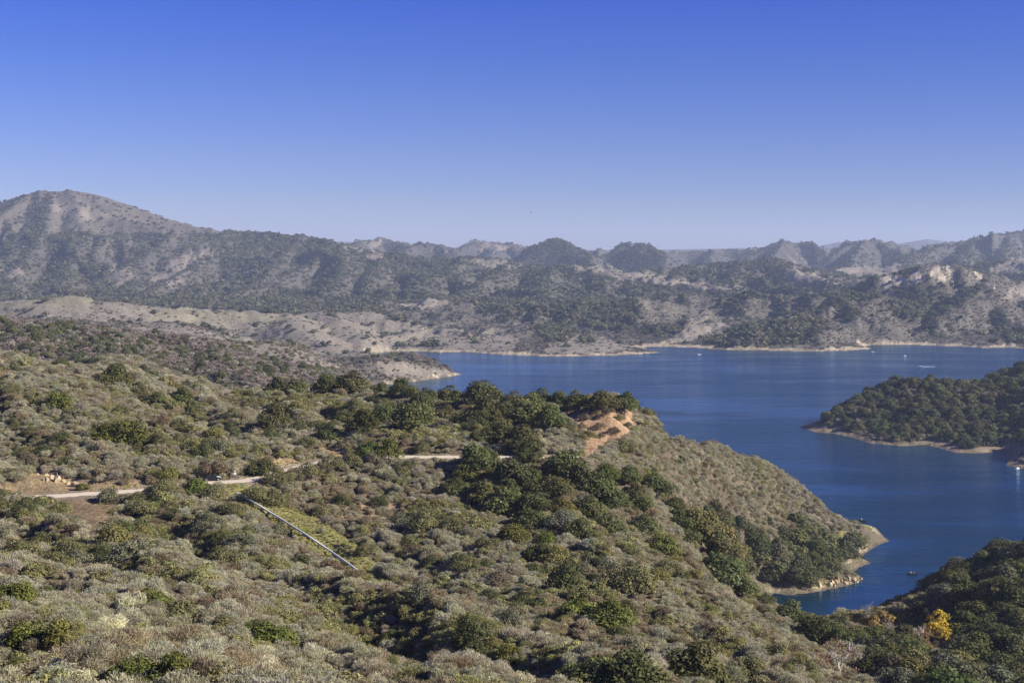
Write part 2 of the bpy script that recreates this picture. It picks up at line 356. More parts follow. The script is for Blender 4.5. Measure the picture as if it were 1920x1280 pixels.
    hh = np.minimum(np.maximum(hh, lo), hi) + np.where(d < 40, fbm(GX[m] / 5, GY[m] / 5, 2, 57) * .25, 0) * np.clip(d / 6, 0, 1)
    hh = np.where(ins, -np.maximum(0.25, np.minimum(0.3 * d, 12)), hh)
    Hh[m] = hh
    SD = np.full(GY.shape, 1e3); SD[m] = np.where(ins, -d, d)
    return Hh, SD


H, SD = height()
E = np.maximum.accumulate((H - CAMZ) / GY, axis=0)      # horizon seen from the lookout


def blur(A, k):
    for ax in (0, 1):
        c = np.cumsum(np.pad(A, [(k + 1, k) if a == ax else (0, 0) for a in (0, 1)], mode='edge'), axis=ax)
        n_ = A.shape[ax]
        A = (np.take(c, np.arange(2 * k + 1, 2 * k + 1 + n_), ax) - np.take(c, np.arange(n_), ax)) / (2 * k + 1)
    return A


ASP = blur(np.gradient(H, axis=1) / np.gradient(GX, axis=1), 2)


def gidx(x, Y):
    fu = np.interp(x / Y, U, np.arange(NU)); fv = (np.log(Y) - V[0]) / (V[1] - V[0])
    iu = np.clip(fu.astype(int), 0, NU - 2); iv = np.clip(fv.astype(int), 0, NV - 2)
    return iu, iv, fu - iu, np.clip(fv - iv, 0, 1)


def sample(G, x, Y):
    x = np.asarray(x, float); Y = np.asarray(Y, float)
    iu, iv, a, b = gidx(x, Y)
    return (G[iv, iu] * (1 - a) + G[iv, iu + 1] * a) * (1 - b) + (G[iv + 1, iu] * (1 - a) + G[iv + 1, iu + 1] * a) * b


def ground(x, Y):
    return float(sample(H, [x], [Y])[0])


def hit(px, py, ymin=60, ymax=3500):
    """first point of the land along a sight line"""
    u = (px - 960) / F; t = (py - HY) / F
    Ys = np.exp(np.arange(math.log(ymin), math.log(ymax), 0.0015))
    z = sample(H, u * Ys, Ys)
    k = np.argmax(z >= CAMZ - t * Ys)
    if not (z >= CAMZ - t * Ys).any():
        return None
    Y = Ys[k]
    return (u * Y, Y, float(z[k]))


# ------------------------------------------------------------------ land cover
POLY = dict(
    pipegrass=[(415, 905), (455, 905), (520, 940), (600, 975), (680, 1030), (735, 1095), (668, 1085), (580, 1025), (500, 970), (440, 940)],
    orange=[(1058, 770), (1085, 758), (1120, 764), (1182, 766), (1192, 802), (1172, 820), (1130, 832), (1114, 850), (1092, 858), (1084, 832), (1098, 815), (1072, 795)],
    soil=[(585, 925), (660, 928), (770, 940), (790, 975), (720, 985), (640, 975), (590, 950)],
    bank1=[(478, 856), (555, 858), (575, 878), (540, 876), (500, 868)],
    bank2=[(598, 836), (650, 838), (652, 858), (612, 852)],
    bank3=[(-60, 912), (30, 905), (70, 880), (120, 888), (140, 902), (275, 904), (275, 918), (100, 926), (-60, 934)],
    belowroad=[(105, 932), (200, 928), (215, 960), (195, 1010), (150, 985), (120, 955)],
    noseslope=[(1520, 940), (1560, 965), (1625, 1010), (1600, 1040), (1560, 990)],
)
GRASS = [
    [(0, 568), (60, 556), (130, 552), (190, 562), (160, 570), (0, 582)], [(300, 583), (330, 576), (430, 582), (560, 592), (540, 602), (420, 606), (270, 602)],
    [(260, 604), (330, 606), (420, 630), (560, 655), (540, 665), (400, 645), (280, 618)], [(545, 590), (600, 584), (640, 600), (700, 632), (690, 650), (600, 645), (540, 620)],
    [(620, 588), (700, 584), (790, 618), (700, 628), (650, 606)], [(738, 572), (800, 556), (850, 562), (800, 582)], [(690, 634), (830, 618), (890, 640), (800, 645), (700, 650)],
    [(1030, 640), (1100, 622), (1150, 640), (1200, 652), (1100, 664), (1020, 662)], [(920, 635), (960, 628), (980, 640), (960, 655), (915, 655)],
    [(1900, 535), (1960, 532), (1960, 560), (1880, 562)], [(1300, 595), (1390, 590), (1350, 615), (1300, 640), (1250, 645)], [(720, 676), (790, 684), (870, 700), (820, 708), (730, 708), (690, 690)],
    [(450, 655), (600, 660), (640, 690), (560, 690)]]
FARGRASS = [
    [(870, 492), (900, 486), (960, 490), (960, 506), (930, 500)], [(1060, 498), (1180, 506), (1290, 526), (1420, 541), (1330, 546), (1150, 522)], [(1470, 498), (1545, 520), (1640, 524), (1580, 532), (1480, 528)],
    [(230, 412), (300, 418), (330, 426), (280, 428)], [(85, 386), (135, 380), (215, 408), (150, 416)], [(-60, 428), (22, 432), (10, 448), (-60, 458)],
    [(640, 452), (700, 458), (720, 470), (660, 468)], [(680, 476), (740, 482), (700, 490)], [(1880, 490), (1960, 485), (1960, 515), (1850, 510)], [(1560, 500), (1680, 495), (1720, 510), (1600, 520)]]
SCARP = [[(215, 492), (243, 484), (247, 520), (225, 540), (190, 530)], [(270, 535), (330, 485), (385, 455), (397, 480), (350, 515)], [(320, 545), (300, 520), (340, 505), (345, 530)],
         [(0, 505), (40, 500), (60, 515), (10, 520)], [(690, 450), (715, 447), (720, 462), (690, 464)], [(890, 455), (990, 458), (980, 472), (900, 468)]]
CLIFF = [[(1648, 522), (1660, 516), (1700, 520), (1700, 532), (1655, 534)], [(1705, 520), (1712, 508), (1722, 510), (1738, 515), (1735, 528), (1715, 530)], [(1742, 512), (1760, 500), (1774, 526), (1762, 528), (1752, 512), (1745, 525)],
         [(1770, 500), (1786, 496), (1792, 520), (1798, 526), (1785, 528), (1776, 512)], [(1822, 500), (1832, 502), (1845, 528), (1838, 530)], [(1850, 532), (1868, 530), (1866, 538), (1850, 538)]]
WOODS = [[(970, 572), (1060, 556), (1180, 556), (1205, 575), (1185, 622), (1120, 617), (1010, 592)], [(985, 612), (1060, 605), (1080, 625), (1060, 642), (1030, 640)], [(1328, 648), (1380, 615), (1440, 602), (1530, 592), (1545, 620), (1520, 640), (1420, 653)],
         [(1680, 548), (1780, 532), (1775, 580), (1740, 600), (1700, 605), (1665, 575)], [(1540, 548), (1640, 537), (1650, 560), (1560, 572)], [(880, 562), (980, 566), (975, 582), (900, 586)],
         [(1885, 620), (1960, 610), (1960, 645), (1890, 648)], [(1090, 625), (1112, 625), (1112, 642), (1090, 642)], [(0, 606), (140, 612), (160, 640), (60, 640), (0, 625)], [(1360, 540), (1470, 535), (1480, 560), (1380, 560)]]


def anyp(px, py, polys):
    r = np.zeros(np.shape(px), bool)
    for p in polys:
        r |= inpoly(px, py, p)
    return r


C_ = lambda *c: np.array(c, float)


def cover(x, Y, z, sd):
    """ground colour, oak density, scrub density for ground points"""
    px = x / Y * F + 960; py = HY + (CAMZ - z) / Y * F
    jx = px + 5 * fbm(x / Y * 220, py / 9, 2, 101); jy = py + 3 * fbm(x / Y * 220 + 50, py / 9, 2, 102)
    N = x.shape
    asp = sample(ASP, x.ravel(), Y.ravel()).reshape(x.shape)
    n1 = fbm(x / 30, Y / 30, 3, 111); n2 = fbm(x / 200, Y / 260, 4, 115)
    col = np.empty(N + (3,)); col[:] = C_(.22, .175, .12)
    col *= (1 + .25 * n1)[..., None]
    oak = np.zeros(N); scr = np.full(N, 0.92)
    scr = scr - 0.8 * sstep(.5, .8, fbm(x / 16, Y / 16, 2, 121))

    def put(m, c, o=None, s=None):
        col[m] = np.array(c) * (1 + .18 * n1[m])[..., None]
        if o is not None: oak[m] = o if np.ndim(o) == 0 else o[m]
        if s is not None: scr[m] = s if np.ndim(s) == 0 else s[m]
    A = Y < 760
    ox = jx + 9 * fbm(x / 5, Y / 5, 3, 171); oy = jy + 7 * fbm(x / 5, Y / 5, 3, 172)
    put(A & inpoly(jx, jy, POLY['pipegrass']), (.38, .345, .14), 0, 0.05)
    put(A & inpoly(ox, oy, POLY['orange']), (.60, .40, .235), 0, 0.2)
    rill = A & inpoly(ox, oy, POLY['orange']) & (ridged(x / 3.2 + Y / 30, Y / 12, 3, 173) > .8)
    put(rill, (.48, .29, .16))
    put(A & inpoly(ox, oy, POLY['soil']), (.37, .27, .175), 0, 0.5)
    put(A & inpoly(jx, jy, POLY['belowroad']), (.30, .22, .13), 0, .35)
    for b in ('bank1', 'bank2', 'bank3'):
        put(A & inpoly(jx, jy, POLY[b]), (.46, .34, .19), 0, .12)
    put(A & inpoly(jx, jy, POLY['noseslope']), (.34, .28, .2), 0, .35)
    dr = np.full(N, 99.)
    m = (Y > 200) & (Y < 450)
    dr[m] = polydist(x[m], Y[m], ROADS, closed=False)
    put(dr < 4.6, (.40, .33, .23), 0, 0)
    # left back ridge
    B = (Y >= 560) & (Y < 1900) & (px < 1000)
    put(B, (.17, .145, .115), np.where(n2 > .05, .55, .16), .95)
    # peninsula
    P = (Y >= 900) & (Y < 1700) & (px >= 1000)
    put(P, (.13, .11, .075), .95, .9)
    # right hillside
    Rr = (Y < 620) & (px > 1640 - (py - 1185) * .72) & (px > 1540)
    put(Rr, (.12, .10, .06), 1, .9)
    # hills across the lake
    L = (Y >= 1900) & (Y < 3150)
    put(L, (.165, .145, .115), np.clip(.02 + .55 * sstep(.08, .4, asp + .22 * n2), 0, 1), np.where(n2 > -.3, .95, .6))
    kn = (Y >= 1780) & (Y < 2520) & (px < 960)
    sp_ = fbm(x / 90, Y / 130, 3, 117)
    put(kn, (.265, .23, .182), .02 + .4 * sstep(.3, .55, sp_), .16 + .75 * sstep(.02, .28, sp_))
    w = (Y >= 560) & (Y < 3150) & (anyp(jx, jy, WOODS) | ((Y > 2520) & (px < 720) & (n1 > -.35)))
    put(w, (.10, .09, .06), .95, .8)
    g = (Y >= 900) & (Y < 3150) & anyp(jx, jy, GRASS) & ~w
    put(g, (.29, .25, .195), .01, .14)
    gg = (Y >= 1700) & (Y < 3150) & anyp(jx, jy, GRASS[:2])
    put(gg, (.285, .255, .175), .01, .08)
    # mountain forest
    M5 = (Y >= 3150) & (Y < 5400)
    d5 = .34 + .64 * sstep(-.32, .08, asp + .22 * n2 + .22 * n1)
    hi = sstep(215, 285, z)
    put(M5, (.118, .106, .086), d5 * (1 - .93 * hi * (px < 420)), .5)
    kx = jx + 7 * fbm(px / 14, py / 7, 4, 161); ky = jy + 4 * fbm(px / 14, py / 7, 4, 162)
    f = (Y >= 2950) & (Y < 5600) & anyp(kx, ky, FARGRASS)
    put(f, (.27, .23, .175), 0.04, .08)
    pk = (Y >= 4500) & (Y < 5600) & (z > 210) & (px < 420) & ~inpoly(kx, ky, FARGRASS[4])
    put(pk, (.165, .142, .112), .10 + .75 * sstep(0, .25, asp + .3 * n1) * (px < 110), .3)
    s_ = (Y >= 2950) & (Y < 8000) & anyp(kx, ky, SCARP)
    put(s_, (.23, .19, .155), .15, .4)
    M6 = (Y >= 5400)
    put(M6 & ~s_, (.105, .095, .085), np.clip(.1 + .8 * sstep(-.12, .25, asp + .2 * n2), 0, 1), .5)
    pyr = M6 & (px > 985) & (px < 1248) & (Y < 5950) & (z > 95)
    put(pyr, (.075, .075, .06), .9, .5)
    pale = M6 & ~pyr & (ridged(x / 150, Y / 400, 4, 131) > .84)
    put(pale, (.22, .19, .16), 0, .1)
    c = (Y >= 2500) & (Y < 3300) & anyp(px + 4 * fbm(px / 5, py / 3, 2, 7), py + 3 * fbm(px / 4, py / 9, 2, 9), CLIFF)
    put(c, (.62, .52, .38), 0, 0)
    # beaches and bare banks
    bw = np.where(Y > 1500, 14, 9) + np.where(Y > 1500, 15, 9) * fbm(x / 45, Y / 45, 4, 141)
    bw = np.where((px > 690) & (px < 880) & (Y > 1450) & (Y < 1800), bw * .45, bw)
    bm = (sd < bw) & (sd > -60) & (Y < 2600)
    rocky = (px > 1480) & (Y > 900) & (Y < 1700)
    put(bm & ~rocky, (.56, .46, .31), 0, 0)
    put(bm & rocky, (.36, .27, .19), 0, 0)
    gr = bm & (Y < 760) & (sd > 3.5) & (fbm(x / 14, Y / 14, 2, 151) > 0.0)
    put(gr, (.27, .26, .085), 0, 0)
    tide = bm & (np.abs(((sd + 1.5 * fbm(x / 9, Y / 9, 2, 143)) / 3.2) % 1 - .5) < .16)
    col[tide] *= .74
    mudp = bm & (fbm(x / 22, Y / 22, 3, 145) > .22)
    put(mudp, (.33, .27, .18))
    wet = (sd < 1.2) & (sd > -60) & (Y < 2600)
    col[wet] = C_(.2, .16, .11)
    oak[sd < bw + 3] = 0
    return col, oak, scr, dr


# ------------------------------------------------------------------ materials
def nmat(name):
    m = bpy.data.materials.new(name); m.use_nodes = True
    nt = m.node_tree; nt.nodes.clear()
    out = nt.nodes.new('ShaderNodeOutputMaterial')
    return m, nt, nt.nodes, nt.links, out


def simple(name, col, rough=.6, metal=0, noise=.12, scale=6.0):
    m, nt, N, L, out = nmat(name)
    b = N.new('ShaderNodeBsdfPrincipled'); b.inputs['Roughness'].default_value = rough; b.inputs['Metallic'].default_value = metal
    tc = N.new('ShaderNodeTexCoord'); nz = N.new('ShaderNodeTexNoise'); nz.inputs['Scale'].default_value = scale; nz.inputs['Detail'].default_value = 5
    L.new(tc.outputs['Object'], nz.inputs['Vector'])
    mr = N.new('ShaderNodeMapRange'); mr.inputs[3].default_value = 1 - noise; mr.inputs[4].default_value = 1 + noise
    L.new(nz.outputs['Fac'], mr.inputs[0])
    mx = N.new('ShaderNodeVectorMath'); mx.operation = 'SCALE'; mx.inputs[0].default_value = col
    L.new(mr.outputs[0], mx.inputs['Scale']); L.new(mx.outputs[0], b.inputs['Base Color']); L.new(b.outputs[0], out.inputs[0])
    return m


def foliage(name, source, gain=1.0, trans=.22, hue=.0):
    """leaf material; SOURCE: 'object' (obj.color) or 'tint' (colour carried by the scattered points)"""
    m, nt, N, L, out = nmat(name)
    if source == 'object':
        s = N.new('ShaderNodeObjectInfo'); c = s.outputs['Color']
    else:
        s = N.new('ShaderNodeAttribute'); s.attribute_type = 'INSTANCER'; s.attribute_name = 'tint'; c = s.outputs['Color']
    a = N.new('ShaderNodeAttribute'); a.attribute_type = 'GEOMETRY'; a.attribute_name = 'leaf'
    mr = N.new('ShaderNodeMapRange'); mr.inputs[3].default_value = .55 * gain; mr.inputs[4].default_value = 1.45 * gain
    L.new(a.outputs['Fac'], mr.inputs[0])
    sc = N.new('ShaderNodeVectorMath'); sc.operation = 'SCALE'; L.new(c, sc.inputs[0]); L.new(mr.outputs[0], sc.inputs['Scale'])
    d = N.new('ShaderNodeBsdfDiffuse'); t = N.new('ShaderNodeBsdfTranslucent'); mx = N.new('ShaderNodeMixShader'); mx.inputs[0].default_value = trans
    L.new(sc.outputs[0], d.inputs[0]); L.new(sc.outputs[0], t.inputs[0]); L.new(d.outputs[0], mx.inputs[1]); L.new(t.outputs[0], mx.inputs[2]); L.new(mx.outputs[0], out.inputs[0])
    return m


def terrain_mat():
    m, nt, N, L, out = nmat('land')
    a = N.new('ShaderNodeAttribute'); a.attribute_name = 'cover'
    g = N.new('ShaderNodeNewGeometry')
    n1 = N.new('ShaderNodeTexNoise'); n1.inputs['Scale'].default_value = .9; n1.inputs['Detail'].default_value = 8; n1.inputs['Roughness'].default_value = .7
    n2 = N.new('ShaderNodeTexNoise'); n2.inputs['Scale'].default_value = .11; n2.inputs['Detail'].default_value = 7; n2.inputs['Roughness'].default_value = .75
    n3 = N.new('ShaderNodeTexVoronoi'); n3.inputs['Scale'].default_value = .16
    for q in (n1, n2, n3): L.new(g.outputs['Position'], q.inputs['Vector'])
    m1 = N.new('ShaderNodeMapRange'); m1.inputs[1].default_value = .3; m1.inputs[2].default_value = .7; m1.inputs[3].default_value = .75; m1.inputs[4].default_value = 1.25; L.new(n1.outputs['Fac'], m1.inputs[0])
    m2 = N.new('ShaderNodeMapRange'); m2.inputs[1].default_value = .35; m2.inputs[2].default_value = .65; m2.inputs[3].default_value = .72; m2.inputs[4].default_value = 1.22; L.new(n2.outputs['Fac'], m2.inputs[0])
    mm = N.new('ShaderNodeMath'); mm.operation = 'MULTIPLY'; L.new(m1.outputs[0], mm.inputs[0]); L.new(m2.outputs[0], mm.inputs[1])
    sc = N.new('ShaderNodeVectorMath'); sc.operation = 'SCALE'; L.new(a.outputs['Color'], sc.inputs[0]); L.new(mm.outputs[0], sc.inputs['Scale'])
    b = N.new('ShaderNodeBsdfPrincipled'); b.inputs['Roughness'].default_value = .95; b.inputs['Specular IOR Level'].default_value = .05
    bp = N.new('ShaderNodeBump'); bp.inputs['Strength'].default_value = .9; bp.inputs['Distance'].default_value = 2.2
    ad = N.new('ShaderNodeMath'); ad.operation = 'ADD'; L.new(n1.outputs['Fac'], ad.inputs[0])
    ml = N.new('ShaderNodeMath'); ml.operation = 'MULTIPLY'; ml.inputs[1].default_value = 2.5; L.new(n2.outputs['Fac'], ml.inputs[0]); L.new(ml.outputs[0], ad.inputs[1])
    L.new(ad.outputs[0], bp.inputs['Height']); L.new(bp.outputs[0], b.inputs['Normal'])
    L.new(sc.outputs[0], b.inputs['Base Color']); L.new(b.outputs[0], out.inputs[0])
    return m


def water_mat():
    m, nt, N, L, out = nmat('lake_water')
    g = N.new('ShaderNodeNewGeometry')
    mp = N.new('ShaderNodeMapping'); mp.inputs['Scale'].default_value = (.35, 1.0, 1); mp.inputs['Rotation'].default_value = (0, 0, R(8)); L.new(g.outputs['Position'], mp.inputs['Vector'])
    n1 = N.new('ShaderNodeTexNoise'); n1.inputs['Scale'].default_value = .55; n1.inputs['Detail'].default_value = 4; L.new(mp.outputs[0], n1.inputs['Vector'])
    mp2 = N.new('ShaderNodeMapping'); mp2.inputs['Scale'].default_value = (.0035, .011, 1); mp2.inputs['Rotation'].default_value = (0, 0, R(-10)); L.new(g.outputs['Position'], mp2.inputs['Vector'])
    n2 = N.new('ShaderNodeTexNoise'); n2.inputs['Scale'].default_value = 1; n2.inputs['Detail'].default_value = 6; n2.inputs['Roughness'].default_value = .6; n2.inputs['Distortion'].default_value = .6; L.new(mp2.outputs[0], n2.inputs['Vector'])
    # calm lanes and ruffled water
    mr = N.new('ShaderNodeMapRange'); mr.inputs[1].default_value = .40; mr.inputs[2].default_value = .60; mr.inputs[3].default_value = .22; mr.inputs[4].default_value = 1.0; L.new(n2.outputs['Fac'], mr.inputs[0])
    # sheltered arm in the north-west is calmer
    sx = N.new('ShaderNodeSeparateXYZ'); L.new(g.outputs['Position'], sx.inputs[0])
    sh = N.new('ShaderNodeMapRange'); sh.inputs[1].default_value = -60; sh.inputs[2].default_value = 260; sh.inputs[3].default_value = .35; sh.inputs[4].default_value = 1; L.new(sx.outputs[0], sh.inputs[0])
    mu = N.new('ShaderNodeMath'); mu.operation = 'MULTIPLY'; L.new(mr.outputs[0], mu.inputs[0]); L.new(sh.outputs[0], mu.inputs[1])
    bp = N.new('ShaderNodeBump'); bp.inputs['Distance'].default_value = 1.3; L.new(mu.outputs[0], bp.inputs['Strength']); n4 = N.new('ShaderNodeTexNoise'); n4.inputs['Scale'].default_value = .07; n4.inputs['Detail'].default_value = 3; L.new(mp.outputs[0], n4.inputs['Vector'])
    a4 = N.new('ShaderNodeMath'); a4.operation = 'MULTIPLY_ADD'; a4.inputs[1].default_value = 2.5; L.new(n4.outputs['Fac'], a4.inputs[0]); L.new(n1.outputs['Fac'], a4.inputs[2]); L.new(a4.outputs[0], bp.inputs['Height'])
    rr = N.new('ShaderNodeMapRange'); rr.inputs[3].default_value = .04; rr.inputs[4].default_value = .16; L.new(mu.outputs[0], rr.inputs[0])
    deep = N.new('ShaderNodeBsdfDiffuse'); deep.inputs[0].default_value = (.003, .026, .050, 1)
    gl = N.new('ShaderNodeBsdfGlossy'); gl.inputs[0].default_value = (.58, .77, .93, 1); L.new(rr.outputs[0], gl.inputs['Roughness']); L.new(bp.outputs[0], gl.inputs['Normal'])
    fr = N.new('ShaderNodeFresnel'); fr.inputs['IOR'].default_value = 1.333; L.new(bp.outputs[0], fr.inputs['Normal'])
    ms = N.new('ShaderNodeMixShader'); L.new(fr.outputs[0], ms.inputs[0]); L.new(deep.outputs[0], ms.inputs[1]); L.new(gl.outputs[0], ms.inputs[2]); L.new(ms.outputs[0], out.inputs[0])
    return m


# ------------------------------------------------------------------ helpers for objects
def tag(o, label=None, cat=None, group=None, kind=None):
    if label: o['label'] = label
    if cat: o['category'] = cat
    if group: o['group'] = group
    if kind: o['kind'] = kind
    return o


def link(name, me, parent=None, mat=None):
    o = bpy.data.objects.new(name, me); COL.objects.link(o)
    if parent: o.parent = parent
    if mat is not None:
        me.materials.clear(); me.materials.append(mat)
    return o


def empty(name, loc, rz=0, scale=None):
    o = bpy.data.objects.new(name, None); COL.objects.link(o); o.location = loc; o.rotation_euler = (0, 0, rz); o.empty_display_size = .5
    if scale: o.scale = scale
    return o


def mesh_np(name, verts, faces, mats=(), smooth=False, leaf=None):
    """faces: (n,3) or (n,4) array"""
    me = bpy.data.meshes.new(name); faces = np.asarray(faces); k = faces.shape[1]
    me.vertices.add(len(verts)); me.vertices.foreach_set('co', np.asarray(verts, np.float32).ravel())
    me.loops.add(faces.size); me.loops.foreach_set('vertex_index', faces.ravel().astype(np.int32))
    me.polygons.add(len(faces)); me.polygons.foreach_set('loop_start', np.arange(0, faces.size, k, dtype=np.int32))
    me.polygons.foreach_set('use_smooth', np.full(len(faces), smooth))
    if leaf is not None:
        at = me.attributes.new('leaf', 'FLOAT', 'FACE'); at.data.foreach_set('value', np.asarray(leaf, np.float32))
    me.update(calc_edges=True); me.validate()
    for m in mats: me.materials.append(m)
    return me


def unit(v):
    return v / (np.linalg.norm(v, axis=-1, keepdims=True) + 1e-9)


def cards(cen, nor, size, r, aspect=1.0):
    n = len(cen)
    t = unit(np.cross(nor, unit(r.normal(size=(n, 3))))); b = np.cross(nor, t)
    s = np.asarray(size).reshape(-1, 1)
    a = s * .5 * t * aspect; c = s * .5 * b
    # a pointed leaf-spray outline: kite rather than a square
    v = np.stack([cen - a * 1.15, cen - c * .8, cen + a, cen + c * .9], 1).reshape(-1, 3)
    f = np.arange(4 * n).reshape(-1, 4)
    return v, f


def crown_mesh(name, seed, nl, leafs, size, mat, wide=1.0, tall=.78, zc=.45, lob=(.16, .27), outward=.65, lump=1.0):
    """unit-wide crown of leaf sprays on overlapping lobes"""
    r = np.random.default_rng(seed)
    L = []
    for i in range(nl):
        a = r.uniform(0, 2 * math.pi); q = math.sqrt(r.uniform(0, 1)) * .39 * lump
        rad = lob[0] * .75 + (lob[1] - lob[0] * .75) * r.beta(1.3, 1.8)
        top = tall * (1 - (q / .40) ** 2 * .62)
        z0 = .16 + max(top - .16 - rad * .8, 0) * r.uniform(0, 1) ** .55
        L.append((q * math.cos(a) * wide, q * math.sin(a) * wide, z0, rad))
    L = np.array(L)
    w = L[:, 3] ** 2; w = w / w.sum()
    k = r.choice(nl, leafs, p=w)
    d = unit(r.normal(size=(leafs, 3))); d[:, 2] = np.where(d[:, 2] < -.45, -d[:, 2], d[:, 2])
    rad = L[k, 3] * (1 - .30 * r.uniform(0, 1, leafs) ** 2 + .10 * r.normal(size=leafs))
    cen = L[k, :3] + d * rad[:, None] * np.array([1, 1, .8])
    cen[:, 2] = np.maximum(cen[:, 2], .01)
    nor = unit(d * outward + r.normal(size=(leafs, 3)) * (1 - outward) * .9 + np.array([0, 0, .15]))
    lobe_t = r.uniform(.25, .75, nl)
    v, f = cards(cen, nor, size * r.uniform(.7, 1.35, leafs), r)
    return mesh_np(name, v, f, [mat], leaf=np.clip(lobe_t[k] + r.normal(size=leafs) * .22, 0, 1))


def twig_mesh(name, seed, nb, mat, width=.012, ln=.10, hgt=.72, nl=14, out=.55):
    """unit-wide rounded twiggy bush: short thin twigs standing out of lobed mounds"""
    r = np.random.default_rng(seed)
    lx = r.uniform(-.30, .30, (nl, 2)); lr = r.uniform(.12, .24, nl); lz = r.uniform(.1, .8, nl) * np.maximum(hgt - lr - .55 * (lx ** 2).sum(1) ** .5, .04)
    w_ = lr ** 2; k = r.choice(nl, nb, p=w_ / w_.sum())
    d = unit(r.normal(size=(nb, 3))); d[:, 2] = np.where(d[:, 2] < -.3, -d[:, 2], d[:, 2])
    q = lr[k][:, None] * (1 - .35 * r.uniform(0, 1, (nb, 1)) ** 2)
    base = np.stack([lx[k, 0], lx[k, 1], lz[k] + .06], 1) + d * q * np.array([1, 1, .95]); base[:, 2] = np.maximum(base[:, 2], 0)
    ax = unit(d * out + r.normal(size=(nb, 3)) * (1 - out) * .8 + np.array([0, 0, .35])) * ln * r.uniform(.6, 1.4, (nb, 1))
    tip = base + ax * .6; base = base - ax * .4
    s = unit(np.cross(ax, r.normal(size=(nb, 3)))) * (width * r.uniform(.6, 1.4, (nb, 1)))
    v = np.stack([base - s * .7, base + s * .7, tip + s * .6, tip - s * .6], 1).reshape(-1, 3)
    lobe = r.uniform(.3, .7, nl)
    return mesh_np(name, v, np.arange(4 * nb).reshape(-1, 4), [mat], leaf=np.clip(lobe[k] + r.normal(size=nb) * .18, 0, 1))


def tube_arrays(pts, rad, seg=6):
    P = [Vector(p) for p in pts]; vs = []; fs = []
    for i, p in enumerate(P):
        t = ((P[min(i + 1, len(P) - 1)] - P[max(i - 1, 0)]).normalized())
        s = t.orthogonal().normalized() if i == 0 else (s - t * s.dot(t)).normalized()
        b = t.cross(s)
        for k in range(seg):
            a = 2 * math.pi * k / seg
            vs.append(p + (s * math.cos(a) + b * math.sin(a)) * rad[i])
    for i in range(len(P) - 1):
        for k in range(seg):
            fs.append((i * seg + k, i * seg + (k + 1) % seg, (i + 1) * seg + (k + 1) % seg, (i + 1) * seg + k))
    return [tuple(v) for v in vs], fs


def branches(seed, levels=3, spread=.8, n=(4, 3, 3), h=.45, r0=.035, zmin=.0, droop=0, kink=.06):
    rr = random.Random(seed); V_ = []; F_ = []

    def grow(p, d, ln, rad, lv):
        pts = [p]; q = Vector(p); dd = Vector(d)
        for i in range(4):
            dd = (dd + Vector((rr.uniform(-1, 1), rr.uniform(-1, 1), rr.uniform(-.6, 1))) * kink * 4).normalized()
            q = q + dd * ln / 4; pts.append(q.copy())
        vs, fs = tube_arrays(pts, [rad, rad * .85, rad * .7, rad * .58, rad * .42], 6 if lv == 0 else 4)
        o = len(V_); V_.extend(vs); F_.extend([tuple(a + o for a in f) for f in fs])
        if lv < levels:
            for k in range(n[min(lv, len(n) - 1)]):
                a = rr.uniform(0, 6.28); e = spread * rr.uniform(.6, 1.3)
                side = (dd.orthogonal().normalized()); side.rotate(Matrix.Rotation(a, 3, dd))
                nd = (dd * math.cos(e) + side * math.sin(e)).normalized()
                start = pts[rr.choice((2, 3, 4, 4))]
                grow(start, nd, ln * rr.uniform(.55, .8), rad * .5, lv + 1)
    grow(Vector((0, 0, -.04)), Vector((rr.uniform(-.15, .15), rr.uniform(-.15, .15), 1)), h, r0, 0)
    return V_, F_


def pyd(name, v, f, mats=(), smooth=True):
    me = bpy.data.meshes.new(name); me.from_pydata([tuple(a) for a in v], [], [tuple(a) for a in f])
    for p in me.polygons: p.use_smooth = smooth
    for m in mats: me.materials.append(m)
    me.update(); return me


# ------------------------------------------------------------------ terrain objects
LAND = terrain_mat()
ccol, coak, cscr, cdr = cover(GX, GY, H, SD)


def terrain_obj(name, mask_rows, keep=None):
    i0, i1 = mask_rows
    sub = slice(i0, i1 + 1)
    x = GX[sub]; y = GY[sub]; z = H[sub]; c = ccol[sub]
    nr = i1 - i0 + 1
    verts = np.stack([x, y, z], -1).reshape(-1, 3)
    idx = np.arange(nr * NU).reshape(nr, NU)
    f = np.stack([idx[:-1, :-1], idx[:-1, 1:], idx[1:, 1:], idx[1:, :-1]], -1).reshape(-1, 4)
    me = mesh_np(name, verts, f, [LAND], smooth=True)
    at = me.attributes.new('cover', 'FLOAT_COLOR', 'POINT')
    at.data.foreach_set('color', np.concatenate([c.reshape(-1, 3), np.ones((nr * NU, 1))], 1).astype(np.float32).ravel())
    o = link(name, me); tag(o, kind='structure'); return o


def row(Y): return int(round((math.log(Y) - V[0]) / (V[1] - V[0])))


terrain_obj('hillside', (0, row(800)))
terrain_obj('ground', (row(800), row(1750)))
terrain_obj('hills', (row(1750), row(3150)))
terrain_obj('mountains', (row(3150), NV - 1))

# lake
wv = [(-900, 470, 0), (1700, 470, 0), (1700, 2420, 0), (-900, 2420, 0)]
tag(link('water', pyd('water', wv, [(0, 1, 2, 3)], [water_mat()])), kind='structure')

